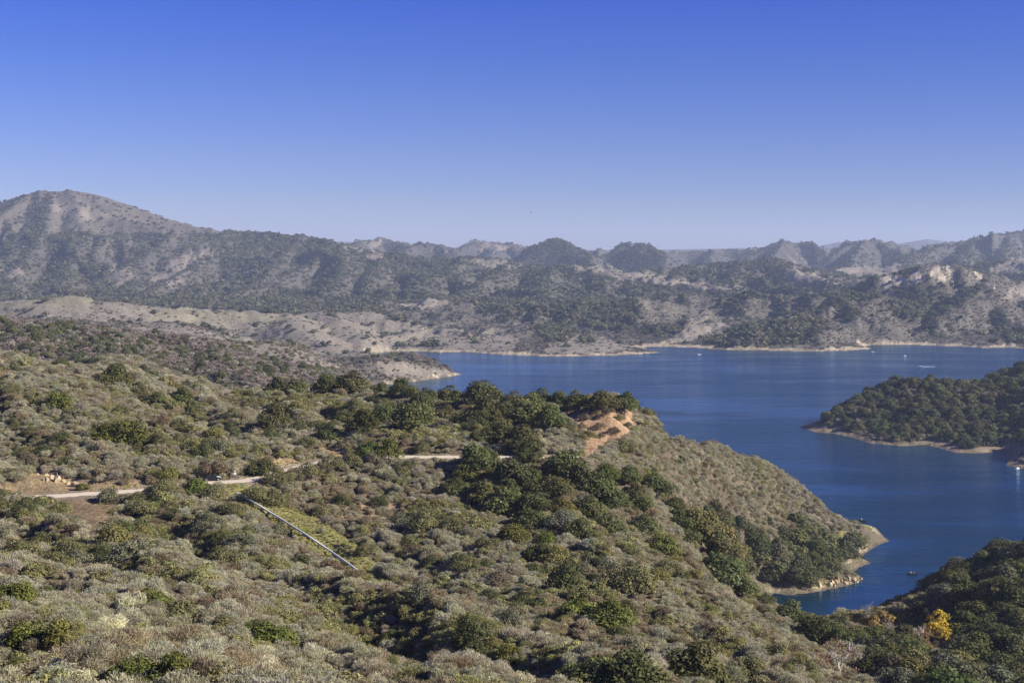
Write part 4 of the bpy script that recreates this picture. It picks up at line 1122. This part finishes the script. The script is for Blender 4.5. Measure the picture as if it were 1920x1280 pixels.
M_DRY = foliage('dry_leaves', 'object', 1.0, .45)
yel_crowns = [crown_mesh('crown', 320 + i, 15, 1500, .050, M_DRY, tall=.95, lob=(.13, .22)) for i in range(2)]
thin_crowns = [crown_mesh('crown', 330 + i, 14, 420, .040, M_DRY, tall=.95, lob=(.16, .26), outward=.3) for i in range(2)]


def leafy_tree(name, px, py, wpx, col, label, crown, hgt=1.0, bark=None, bseed=50, group=None, bl=3):
    x, Y, z = place(px, py); w = wpx / F * Y
    o = empty(name, (x, Y, z - .1), 1.0 * bseed, (w, w, w * hgt))
    c = link('crown', crown, o); c.color = (*col, 1)
    v, f = branches(bseed, bl, .62, (4, 4, 3), .42, .03); link('trunk', pyd('trunk', v, f, [bark or BARK]), o)
    return tag(o, label, 'tree', group)


leafy_tree('yellow_tree', 1765, 1204, 70, (.60, .45, .065), 'bright yellow autumn tree at the foot of the shaded wood', yel_crowns[0], 1.1, bseed=51)
leafy_tree('yellow_tree', 1684, 1176, 38, (.52, .38, .06), 'small golden tree beside the lone dark pole near the inlet', yel_crowns[1], 1.1, bseed=52)
leafy_tree('golden_tree', 1646, 1182, 66, (.40, .29, .11), 'pale golden brown tree on the bank behind the inlet', yel_crowns[1], .9, GBARK, 53)
leafy_tree('sycamore_tree', 1732, 1212, 50, (.42, .25, .13), 'half bare sycamore with orange brown leaves left of the bright yellow tree', thin_crowns[1], .9, WBARK, 54)
leafy_tree('sycamore_tree', 1572, 1274, 90, (.30, .19, .12), 'bare sycamore with white branches and a few rusty leaves', thin_crowns[0], 1.05, WBARK, 55)
leafy_tree('bare_tree', 1610, 1262, 60, (.30, .24, .2), 'leafless grey tree with pale twigs right of the white sycamore', thin_crowns[1], .9, WBARK, 56)
leafy_tree('bare_tree', 1668, 1208, 56, (.24, .19, .16), 'leafless purplish grey tree below the golden brown tree', thin_crowns[0], .95, GBARK, 57)


def conifer_mesh(seed, n_):
    r = np.random.default_rng(seed)
    t = r.uniform(0, 1, n_) ** .8; a = r.uniform(0, 6.283, n_); rad = (1 - t) * .5 * (1 - .25 * r.uniform(0, 1, n_) ** 2) * (1 + .25 * np.sin(t * 40))
    cen = np.stack([rad * np.cos(a), rad * np.sin(a), .08 + t * 1.9], 1)
    nor = unit(np.stack([np.cos(a), np.sin(a), np.full(n_, .8)], 1) + r.normal(size=(n_, 3)) * .4)
    v, f = cards(cen, nor, .09 * r.uniform(.7, 1.3, n_), r)
    return mesh_np('crown', v, f, [M_OAK], leaf=np.clip(.5 + r.normal(size=n_) * .2, 0, 1))


x, Y, z = place(934, 904); w = 22 / F * Y
o = empty('conifer_tree', (x, Y, z), 0, (w, w, w)); c = link('crown', conifer_mesh(5, 1100), o); c.color = (.19, .20, .06, 1)
v, f = tube_arrays([(0, 0, 0), (0, 0, .9), (0, 0, 1.8)], [.05, .035, .012]); link('trunk', pyd('trunk', v, f, [BARK]), o)
tag(o, 'small pointed yellow green conifer among the oaks below the road', 'tree')
shrub(*place(853, 876)[:2], 32 / F * 340, 'y', 'bright fresh green bush at the right end of the open road stretch', 'bright leafy bushes', col=np.array((.20, .25, .06)))

snags = [(1066, 1008, 46, 3, 'dead dark tree with bare crooked branches on the slope', GBARK, .55), (908, 1176, 34, 6, 'thin reddish brown dead snag standing in the scrub', simple('red_wood', (.20, .11, .07), .9), 1.1),
         (948, 1262, 40, 9, 'low tangle of bleached white dead branches', WBARK, .45), (1160, 1082, 40, 12, 'grey dead branches leaning over an olive shrub', GBARK, .6), (1215, 1092, 30, 14, 'small bleached dead bush on the pale grass', WBARK, .5)]
for px, py, wpx, sd_n, lab, mt, hh in snags:
    x, Y, z = place(px, py); w = wpx / F * Y
    v, f = branches(sd_n, 3, .85, (5, 4, 3), .5, .035, kink=.09)
    o = link('dead_tree', pyd('dead_tree', v, f, [mt])); o.location = (x, Y, z); o.scale = (w, w, w * hh * 1.6); tag(o, lab, 'dead tree')

# ------------------------------------------------------------------ boulders
ROCKM = simple('sandstone', (.42, .32, .195), .9, 0, .45, 1.6)


def boulder_mesh(seed):
    bm = bmesh.new(); bmesh.ops.create_icosphere(bm, subdivisions=3, radius=.5)
    rr = random.Random(seed); planes = [(Vector((rr.gauss(0, 1), rr.gauss(0, 1), rr.gauss(0, 1))).normalized(), rr.uniform(.20, .42)) for _ in range(14)]
    for v in bm.verts:
        for nn, dd in planes:
            s = v.co.dot(nn) - dd
            if s > 0: v.co -= nn * s * .98
        v.co += v.co.normalized() * (.05 * float(pn([v.co.x * 5 + seed], [v.co.y * 5 + v.co.z * 4])[0]))
    me = bpy.data.meshes.new('boulder'); bm.to_mesh(me); bm.free(); me.materials.append(ROCKM); return me


BO = [boulder_mesh(k) for k in range(5)]


def boulders(spots, label, group, lo, hi):
    for px, py in spots:
        h_ = place(px, py)
        if h_ is None: continue
        x, Y, z = h_; o = link('boulder', BO[rng.integers(5)]); s = rng.uniform(lo, hi)
        o.location = (x, Y, z - .05 * s); o.rotation_euler = rng.uniform(0, 6.28, 3); o.scale = (s * 1.3, s, s * rng.uniform(.7, 1.2)); tag(o, label, 'boulder', group)


boulders([(70, 890), (78, 886), (88, 892), (97, 897), (105, 893), (112, 898), (120, 903), (104, 903), (128, 908), (140, 912), (84, 900), (118, 892)], 'tawny sandstone boulder in the broken outcrop above the left road', 'boulders of the outcrop above the road', 1.1, 2.6)
boulders([(16, 842), (24, 845), (32, 847)], 'pale rock in the scrub far above the left end of the road', 'pale rocks in the left scrub', .9, 1.6)
boulders([(1528 + 7.2 * i, 1103 - 1.1 * i + (i % 3) * 2.2 - 4) for i in range(13)] + [(1560 + 6 * i, 1091 - .8 * i) for i in range(8)], 'pale tilted rock on the rocky point at the cove mouth', 'rocks of the point at the cove', 1.4, 3.6)

# ------------------------------------------------------------------ pipe
pp = []
for t in np.linspace(0, 1, 24):
    px, py = 444 + (674 - 444) * t, 929 + (1078 - 929) * t - 5 * math.sin(t * 3.14)
    h_ = hit(px, py, 100, 420)
    pp.append((h_[0], h_[1], h_[2] + .55))
pp = np.array(pp); pp[1:-1] = (pp[:-2] + pp[1:-1] + pp[2:]) / 3
PIPEM = simple('pale_pipe', (.72, .72, .63), .6, 0, .22, .8)
v, f = tube_arrays([tuple(q) for q in pp], [.21] * len(pp), 10)
pipe = link('water_pipe', pyd('water_pipe', v, f, [PIPEM])); tag(pipe, 'long white pipe running straight down the grassy strip', 'pipe')
STEEL = simple('dark_steel', (.05, .05, .055), .6)
for k in range(2, 23, 4):
    bm = bmesh.new(); bmesh.ops.create_cube(bm, size=1); bmesh.ops.bevel(bm, geom=bm.edges[:], offset=.06, segments=1, affect='EDGES')
    me = bpy.data.meshes.new('support'); bm.to_mesh(me); bm.free(); me.materials.append(STEEL)
    s = link('support', me, pipe); s.location = (pp[k][0], pp[k][1], pp[k][2] - .42); s.scale = (.5, .25, .5)

# ------------------------------------------------------------------ pole by the inlet
x, Y, z = place(1692, 1150); hp = 31 / F * Y
POLEM = simple('dark_wood', (.035, .03, .028), .85, 0, .3, 2)
v, f = tube_arrays([(0, 0, -.4), (0, 0, hp * .5), (0, 0, hp)], [.17, .15, .12], 10)
f.append(tuple(range(20, 30)))
po = link('wooden_pole', pyd('wooden_pole', v, f, [POLEM])); po.location = (x, Y, z); tag(po, 'lone dark upright pole at the water of the inlet', 'pole')


# ------------------------------------------------------------------ people
def person_mesh(name, joints, edges, mats, split):
    """one continuous body: joints {key: (x,y,z,r)}; SPLIT gives each face its clothing by (key of nearest joint)"""
    keys = list(joints); me = bpy.data.meshes.new(name)
    me.from_pydata([joints[k][:3] for k in keys], [(keys.index(a), keys.index(b)) for a, b in edges], [])
    o = bpy.data.objects.new(name, me); COL.objects.link(o)
    sk = o.modifiers.new('skin', 'SKIN'); sk.use_smooth_shade = True
    for i, k in enumerate(keys):
        sv = me.skin_vertices[0].data[i]; sv.radius = (joints[k][3], joints[k][3] * (joints[k][4] if len(joints[k]) > 4 else 1)); sv.use_root = (k == 'pelvis')
    o.modifiers.new('sub', 'SUBSURF').levels = 1
    dg = bpy.context.evaluated_depsgraph_get(); me2 = bpy.data.meshes.new_from_object(o.evaluated_get(dg))
    bpy.data.objects.remove(o); me2.name = name; me2.materials.clear()
    for m_ in mats: me2.materials.append(m_)
    J = np.array([joints[k][:3] for k in keys])
    for p in me2.polygons:
        d = ((J - np.array(p.center)) ** 2).sum(1); p.material_index = split.get(keys[int(d.argmin())], 0)
    return me2


SKIN = simple('skin', (.45, .28, .2), .6, 0, .05); HAIR = simple('hair', (.03, .02, .015), .7)


def person(loc, rz, pose, shirt, trousers, label, hat=None):
    if pose == 'stand':
        Jn = dict(pelvis=(0, 0, .94, .15, .8), waist=(0, 0, 1.1, .14, .75), chest=(0, .01, 1.3, .17, .7), neck=(0, 0, 1.48, .06), jaw=(0, .02, 1.56, .075), head=(0, .0, 1.68, .10),
                  hipl=(.1, 0, .9, .1), kneel=(.11, .02, .5, .07), ankl=(.12, -.02, .09, .05), toel=(.13, .16, .04, .045), hipr=(-.1, 0, .9, .1), kneer=(-.11, .05, .5, .07), ankr=(-.12, .04, .09, .05), toer=(-.13, .22, .04, .045),
                  shl=(.19, 0, 1.4, .07), ell=(.26, .0, 1.13, .05), wrl=(.24, .1, .9, .035), hal=(.23, .14, .82, .04), shr=(-.19, 0, 1.4, .07), elr=(-.25, .02, 1.14, .05), wrr=(-.22, .16, .98, .035), har=(-.2, .22, .94, .04))
    else:
        Jn = dict(pelvis=(0, 0, .42, .15, .8), waist=(0, 0, .58, .14, .75), chest=(0, .01, .78, .17, .7), neck=(0, .01, .96, .06), jaw=(0, .03, 1.04, .075), head=(0, .02, 1.16, .10),
                  hipl=(.1, .04, .42, .1), kneel=(.13, .44, .46, .07), ankl=(.13, .46, .09, .05), toel=(.13, .62, .04, .045), hipr=(-.1, .04, .42, .1), kneer=(-.13, .44, .46, .07), ankr=(-.13, .48, .09, .05), toer=(-.13, .64, .04, .045),
                  shl=(.19, 0, .88, .07), ell=(.26, .1, .64, .05), wrl=(.2, .32, .6, .035), hal=(.18, .4, .6, .04), shr=(-.19, 0, .88, .07), elr=(-.26, .1, .64, .05), wrr=(-.18, .32, .66, .035), har=(-.15, .4, .68, .04))
    E_ = [('pelvis', 'waist'), ('waist', 'chest'), ('chest', 'neck'), ('neck', 'jaw'), ('jaw', 'head')]
    for s in 'lr': E_ += [('pelvis', 'hip' + s), ('hip' + s, 'knee' + s), ('knee' + s, 'ank' + s), ('ank' + s, 'toe' + s), ('chest', 'sh' + s), ('sh' + s, 'el' + s), ('el' + s, 'wr' + s), ('wr' + s, 'ha' + s)]
    sp = dict(neck=0, jaw=0, head=0, hal=0, har=0, wrl=0, wrr=0, waist=1, chest=1, shl=1, shr=1, ell=1, elr=1)
    for k in ('pelvis', 'hipl', 'hipr', 'kneel', 'kneer', 'ankl', 'ankr'): sp[k] = 2
    sp['toel'] = sp['toer'] = 3
    me = person_mesh('person', Jn, E_, [SKIN, shirt, trousers, HAIR], sp)
    o = link('person', me); o.location = loc; o.rotation_euler = (0, 0, rz)
    bm = bmesh.new(); bmesh.ops.create_uvsphere(bm, u_segments=12, v_segments=8, radius=.125)
    hc = Vector(Jn['head'][:3])
    for v in bm.verts:
        if v.co.y > .03 and v.co.z < .03 or v.co.z < -.05: v.co *= .72
        if hat and abs(v.co.z - .03) < .04: v.co.x *= 1.5; v.co.y *= 1.5
        v.co += hc + Vector((0, -.01, .03))
    hm = bpy.data.meshes.new('hair'); bm.to_mesh(hm); bm.free(); hm.materials.append(hat or HAIR); link('hat' if hat else 'hair', hm, o)
    return tag(o, label, 'person')


WHITE = simple('white_cloth', (.8, .8, .78), .8, 0, .05); BLUE = simple('blue_denim', (.05, .08, .17), .85, 0, .15); BLACK = simple('black_cloth', (.02, .02, .022), .85); GREYC = simple('grey_cloth', (.35, .37, .4), .85)


def onroad(px, py):
    Y = (CAMZ - ROADZ) * F / (py - HY); return (ray_xy(px, Y), Y, ROADZ + .07)


person(onroad(440, 898.5), R(200), 'stand', WHITE, BLUE, 'person in white top and blue trousers standing on the dirt road', WHITE)
person(onroad(431, 898), R(150), 'stand', BLACK, BLACK, 'person in dark clothes standing on the dirt road beside the bushes')


# ------------------------------------------------------------------ car on the road
def loft(sections, close=True):
    vs = []; fs = []; n_ = len(sections[0])
    for s in sections: vs += s
    for i in range(len(sections) - 1):
        for k in range(n_ - (0 if close else 1)):
            fs.append((i * n_ + k, i * n_ + (k + 1) % n_, (i + 1) * n_ + (k + 1) % n_, (i + 1) * n_ + k))
    return vs, fs


CARM = simple('dark_paint', (.02, .022, .028), .25, .3, .02); GLASS = simple('dark_glass', (.02, .025, .03), .08); TYRE = simple('tyre', (.02, .02, .02), .9); RIM = simple('rim', (.5, .5, .52), .3, .8); LAMP = simple('lamp_glass', (.75, .75, .72), .15)
px_, py_, pz_ = onroad(398, 901)
car = empty('parked_car', (px_, py_, pz_), R(12)); tag(car, 'low dark car with a pale front end parked on the dirt road', 'car')


def csec(x, w, z0, z1, r=.12):
    return [(x, -w, z0), (x, -w, z1 - r), (x, -w + r, z1), (x, w - r, z1), (x, w, z1 - r), (x, w, z0)]


v, f = loft([csec(-2.0, .62, .38, .72), csec(-1.85, .78, .24, .86), csec(-1.2, .84, .2, .92), csec(-.4, .85, .2, .9), csec(.5, .85, .2, .9), csec(1.3, .82, .2, .82), csec(1.85, .74, .24, .7), csec(2.0, .6, .34, .6)])
f += [tuple(range(5, -1, -1)), tuple(range(42, 48))]
b = link('body', pyd('body', v, f, [CARM], False), car)
v, f = loft([csec(-1.4, .70, .88, .92, .02), csec(-.95, .62, .88, 1.28, .1), csec(-.1, .60, .88, 1.34, .1), csec(.35, .62, .88, 1.22, .1), csec(.95, .68, .86, .9, .02)])
link('cabin_glass', pyd('cabin_glass', v, f, [GLASS], False), car)
v, f = loft([[(x, y, z) for y, z in ((-.58, 1.31 + dz), (-.5, 1.36 + dz), (.5, 1.36 + dz), (.58, 1.31 + dz))] for x, dz in ((-1.0, -.06), (-.5, 0), (-.05, 0), (.3, -.1))], False)
link('roof', pyd('roof', v, f, [CARM], False), car)
v, f = loft([[(x, y, z) for y, z in ((-.7, z0 - .02), (-.4, z0 + .03), (.4, z0 + .03), (.7, z0 - .02))] for x, z0 in ((.98, .89), (1.4, .83), (1.8, .73))], False)
link('hood', pyd('hood', v, f, [simple('pale_paint', (.72, .72, .7), .3)], False), car)


def wheel_parts(parent, loc, rad, wid):
    bm = bmesh.new(); bmesh.ops.create_cone(bm, cap_ends=True, segments=20, radius1=rad, radius2=rad, depth=wid); bmesh.ops.bevel(bm, geom=[e for e in bm.edges if len(e.link_faces) == 2 and e.calc_face_angle(0) > 1], offset=.04, segments=2, affect='EDGES')
    bmesh.ops.rotate(bm, verts=bm.verts, matrix=Matrix.Rotation(R(90), 3, 'X')); me = bpy.data.meshes.new('wheel'); bm.to_mesh(me); bm.free(); me.materials.append(TYRE)
    w_ = link('wheel', me, parent); w_.location = loc
    bm = bmesh.new(); bmesh.ops.create_cone(bm, cap_ends=True, segments=16, radius1=rad * .6, radius2=rad * .6, depth=wid + .02); bmesh.ops.rotate(bm, verts=bm.verts, matrix=Matrix.Rotation(R(90), 3, 'X')); me = bpy.data.meshes.new('rim'); bm.to_mesh(me); bm.free(); me.materials.append(RIM); link('rim', me, w_)


for sx_ in (-1.25, 1.3):
    for sy_ in (-.78, .78): wheel_parts(car, (sx_, sy_, .32), .32, .2)
for sy_ in (-.55, .55):
    bm = bmesh.new(); bmesh.ops.create_uvsphere(bm, u_segments=10, v_segments=8, radius=.12); me = bpy.data.meshes.new('headlight'); bm.to_mesh(me); bm.free(); me.materials.append(LAMP)
    h_ = link('headlight', me, car); h_.location = (1.9, sy_, .58); h_.scale = (.6, 1.3, .8)

# ------------------------------------------------------------------ boats
HULLD = simple('dark_hull', (.03, .04, .06), .4); HULLW = simple('white_hull', (.85, .85, .84), .35); DECK = simple('boat_deck', (.45, .45, .43), .7); MOTOR = simple('outboard', (.03, .03, .035), .4)


def hull_parts(parent, L_, B_, Hh_, mat, deckmat):
    secs = []; dsec = []
    for t in np.linspace(0, 1, 12):
        x = (t - .5) * L_; w_ = B_ / 2 * (1 - max(0, (t - .55) / .45) ** 2.2 * .97) * (.88 + .12 * min(1, t * 4)); sh = Hh_ * (.75 + .35 * t ** 2)
        kz = -.18 + .22 * max(0, (t - .75) / .25) ** 2
        secs.append([(x, -w_ * 1.03, sh), (x, -w_, sh), (x, -w_ * .9, .05), (x, -w_ * .45, kz), (x, 0, kz - .06), (x, w_ * .45, kz), (x, w_ * .9, .05), (x, w_, sh), (x, w_ * 1.03, sh), (x, w_ * .88, sh - .02), (x, w_ * .8, .18), (x, -w_ * .8, .18), (x, -w_ * .88, sh - .02)])
    v, f = loft(secs); f += [tuple(range(12, -1, -1))]
    link('hull', pyd('hull', v, f, [mat], False), parent)
    for tx in (-.22, .12):
        bm = bmesh.new(); bmesh.ops.create_cube(bm, size=1); bmesh.ops.bevel(bm, geom=bm.edges[:], offset=.05, segments=2, affect='EDGES'); me = bpy.data.meshes.new('bench'); bm.to_mesh(me); bm.free(); me.materials.append(deckmat)
        s = link('bench', me, parent); s.location = (tx * L_, 0, .30); s.scale = (.38, B_ * .72, .24)
    bm = bmesh.new(); bmesh.ops.create_cube(bm, size=1); bmesh.ops.bevel(bm, geom=bm.edges[:], offset=.15, segments=2, affect='EDGES')
    for v_ in bm.verts: v_.co = Vector((v_.co.x * .42, v_.co.y * .32, v_.co.z * .5 + .75))
    r_ = bmesh.ops.create_cube(bm, size=1)
    for v_ in r_['verts']: v_.co = Vector((v_.co.x * .12, v_.co.y * .1, v_.co.z * .9 + .1))
    me = bpy.data.meshes.new('outboard_motor'); bm.to_mesh(me); bm.free(); me.materials.append(MOTOR)
    mo = link('outboard_motor', me, parent); mo.location = (-L_ / 2 - .12, 0, 0)


def boat(px, py, L_, rz, mat, label, cabin=False, name='fishing_boat', people=()):
    Y = CAMZ * F / (py - HY); x = ray_xy(px, Y)
    o = empty(name, (x, Y, .06), rz); hull_parts(o, L_, L_ * .37, .62, mat, DECK)
    if cabin:
        v, f = loft([csec(.2, L_ * .15, .5, .55, .02), csec(-.1, L_ * .14, .5, 1.25, .1), csec(-1.0, L_ * .14, .5, 1.3, .1), csec(-1.1, L_ * .14, .5, .9, .05)]); f += [tuple(range(5, -1, -1)), tuple(range(18, 24))]
        link('cabin', pyd('cabin', v, f, [HULLW], False), o)
        v, f = loft([[(.24, -L_ * .13, .62), (.24, L_ * .13, .62)], [(.02, -L_ * .12, 1.15), (.02, L_ * .12, 1.15)], [(-.06, -L_ * .12, 1.15), (-.06, L_ * .12, 1.15)], [(.14, -L_ * .13, .62), (.14, L_ * .13, .62)]], True)
        link('windscreen', pyd('windscreen', v, f, [GLASS], False), o)
    tag(o, label, 'boat')
    M_ = Matrix.Rotation(rz, 4, 'Z')
    for dx, prz, sh_, tr_, lab, hat in people:
        q = M_ @ Vector((dx * L_, 0, 0)); person((x + q.x, Y + q.y, .06 + .1), rz + prz, 'sit', sh_, tr_, lab, hat)


boat(1710, 1076, 4.9, R(185), HULLD, 'dark open fishing boat with two people in the inlet', people=[(-.22, R(-90), GREYC, BLACK, 'person in grey top seated in the stern of the dark boat', None), (.12, R(90), WHITE, BLUE, 'person in white top seated near the bow of the dark boat', WHITE)])
boat(1618, 976, 4.2, R(-40), HULLD, 'small open boat off the sandy point with one person aboard', people=[(-.22, R(-90), WHITE, GREYC, 'person in white seated in the small boat off the sandy point', WHITE)])
boat(1908, 879, 4.0, R(30), HULLW, 'small white boat under the bank of the wooded peninsula', name='motorboat', cabin=True)
boat(1311, 665, 5.2, R(10), HULLW, 'tiny white boat on the far water near the pale inlet', name='motorboat', cabin=True)
boat(1636, 660, 5.2, R(0), HULLW, 'tiny white boat just off the far sandy point', name='motorboat', cabin=True)
boat(1697, 667.5, 4.2, R(20), HULLW, 'tiniest white boat between the far point and the moving one', name='motorboat', cabin=True)
boat(1725, 687, 6.5, R(178), HULLW, 'white motorboat trailing foam on the open far water', name='motorboat', cabin=True)
Yw = CAMZ * F / (687 - HY); xw = ray_xy(1725, Yw)
wk = []; wf = []
for i in range(12):
    t = i / 11; hw = .5 + 1.6 * t
    wk += [(xw + 3 + t * 16, Yw - hw - .4 * t, .03), (xw + 3 + t * 16, Yw, .05 + .25 * (1 - t)), (xw + 3 + t * 16, Yw + hw, .03)]
    if i: wf += [(3 * i - 3, 3 * i - 2, 3 * i + 1, 3 * i), (3 * i - 2, 3 * i - 1, 3 * i + 2, 3 * i + 1)]
tag(link('foam', pyd('foam', wk, wf, [simple('foam', (.8, .82, .85), .8, 0, .3, 1.5)])), 'white foam wake behind the motorboat', kind='stuff')

# ------------------------------------------------------------------ bird
BIRD = simple('bird_feathers', (.02, .02, .022), .8)
Yb = 210.; xb = ray_xy(996, Yb); zb = zat(399, Yb)
v = [(-.02, .24, 0), (0, .12, .05), (0, -.2, .03), (-.06, -.34, 0), (.06, -.34, 0), (0, .05, -.05), (-.35, .06, .12), (-.75, -.1, .05), (-.3, -.12, .1), (.35, .06, .12), (.75, -.1, .05), (.3, -.12, .1), (-.05, .08, .02), (.05, .08, .02), (-.05, -.14, .02), (.05, -.14, .02)]
f = [(0, 12, 1), (0, 1, 13), (0, 5, 12), (0, 13, 5), (1, 12, 14, 2), (1, 2, 15, 13), (12, 5, 14), (13, 15, 5), (2, 14, 3), (2, 3, 4), (2, 4, 15), (5, 15, 4), (5, 4, 3), (5, 3, 14), (12, 6, 8, 14), (6, 7, 8), (13, 15, 11, 9), (9, 11, 10)]
bi = link('bird', pyd('bird', v, f, [BIRD], False)); bi.location = (xb, Yb, zb); bi.scale = (.55, .55, .55); bi.rotation_euler = (R(10), R(15), R(60)); tag(bi, 'tiny dark bird flying in the clear blue sky', 'bird')
# ------------------------------------------------------------------ haze
bm = bmesh.new(); bmesh.ops.create_cube(bm, size=1.0)
me = bpy.data.meshes.new('haze'); bm.to_mesh(me); bm.free()
hz = link('haze', me); zt = float(H.max()) + 40
hz.scale = (23000, 17600, zt + 14); hz.location = (0, 8500, (zt - 14) / 2)
m, nt, N, L, out = nmat('haze')
pv = N.new('ShaderNodeVolumePrincipled'); pv.inputs['Color'].default_value = (.66, .78, 1, 1); pv.inputs['Density'].default_value = 5.7e-5; pv.inputs['Anisotropy'].default_value = .1
L.new(pv.outputs[0], out.inputs['Volume']); me.materials.append(m)
tag(hz, kind='stuff')

# ------------------------------------------------------------------ light, sky, camera
SUN_AZ, SUN_EL = R(104), R(29)        # clockwise from the view direction (+Y)
sd_ = Vector((math.sin(SUN_AZ) * math.cos(SUN_EL), math.cos(SUN_AZ) * math.cos(SUN_EL), math.sin(SUN_EL)))
sl = bpy.data.lights.new('sun', 'SUN'); sl.energy = 5.0; sl.angle = R(.53); sl.color = (1, .94, .82)
so = bpy.data.objects.new('sun', sl); COL.objects.link(so); so.rotation_euler = sd_.to_track_quat('Z', 'Y').to_euler(); so.location = (300, 0, 600)
w = bpy.data.worlds.new('World'); scene.world = w; w.use_nodes = True
nt = w.node_tree; nt.nodes.clear(); N = nt.nodes; L = nt.links
out = N.new('ShaderNodeOutputWorld'); bg = N.new('ShaderNodeBackground'); sk = N.new('ShaderNodeTexSky')
sk.sky_type = 'NISHITA'; sk.sun_disc = False; sk.sun_elevation = SUN_EL; sk.sun_rotation = SUN_AZ; sk.altitude = 300; sk.air_density = 1.0; sk.dust_density = .3; sk.ozone_density = 3.0
bg.inputs['Strength'].default_value = .0823
# the deep, polarised blue overhead and the pale band along the horizon
tc = N.new('ShaderNodeTexCoord'); sx = N.new('ShaderNodeSeparateXYZ'); L.new(tc.outputs['Generated'], sx.inputs[0])
rmp = N.new('ShaderNodeValToRGB'); L.new(sx.outputs['Z'], rmp.inputs[0])
SKYR = [(0.0, (.70, .66, .98)), (.6, (.10, .22, .90)), (.017, (.575, .605, 1.0)), (.047, (.46, .51, .95)), (.089, (.36, .42, .90)), (.1327, (.255, .36, .90)), (.176, (.175, .295, .95))]
rmp.color_ramp.elements[0].position = SKYR[0][0]; rmp.color_ramp.elements[0].color = (*SKYR[0][1], 1)
rmp.color_ramp.elements[1].position = SKYR[1][0]; rmp.color_ramp.elements[1].color = (*SKYR[1][1], 1)
for p_, c_ in SKYR[2:]:
    e = rmp.color_ramp.elements.new(p_); e.color = (*c_, 1)
mx = N.new('ShaderNodeMix'); mx.data_type = 'RGBA'; mx.blend_type = 'MULTIPLY'; mx.inputs[0].default_value = 1
lr = N.new('ShaderNodeMapRange'); lr.inputs[1].default_value = -.4; lr.inputs[2].default_value = .4; L.new(sx.outputs['X'], lr.inputs[0])
r2 = N.new('ShaderNodeValToRGB'); L.new(lr.outputs[0], r2.inputs[0])
r2.color_ramp.elements[0].color = (1.0, 1.0, 1.0, 1); r2.color_ramp.elements[1].color = (.74, .82, .92, 1)
m2_ = N.new('ShaderNodeMix'); m2_.data_type = 'RGBA'; m2_.blend_type = 'MULTIPLY'; m2_.inputs[0].default_value = 1
L.new(sk.outputs[0], mx.inputs[6]); L.new(rmp.outputs[0], mx.inputs[7]); L.new(mx.outputs[2], m2_.inputs[6]); L.new(r2.outputs[0], m2_.inputs[7]); L.new(m2_.outputs[2], bg.inputs[0]); L.new(bg.outputs[0], out.inputs[0])

cam = bpy.data.cameras.new('camera'); co = bpy.data.objects.new('camera', cam); COL.objects.link(co); scene.camera = co
co.location = (0, 0, CAMZ); co.rotation_euler = (R(90), 0, 0)
cam.sensor_width = 36; cam.lens = F / 1920 * 36; cam.shift_y = -(640 - HY) / 1920; cam.clip_start = 1; cam.clip_end = 60000
scene.view_settings.view_transform = 'Standard'; scene.view_settings.look = 'None'; scene.view_settings.exposure = .76
scene.cycles.max_bounces = 6; scene.cycles.volume_bounces = 1; scene.cycles.transparent_max_bounces = 4
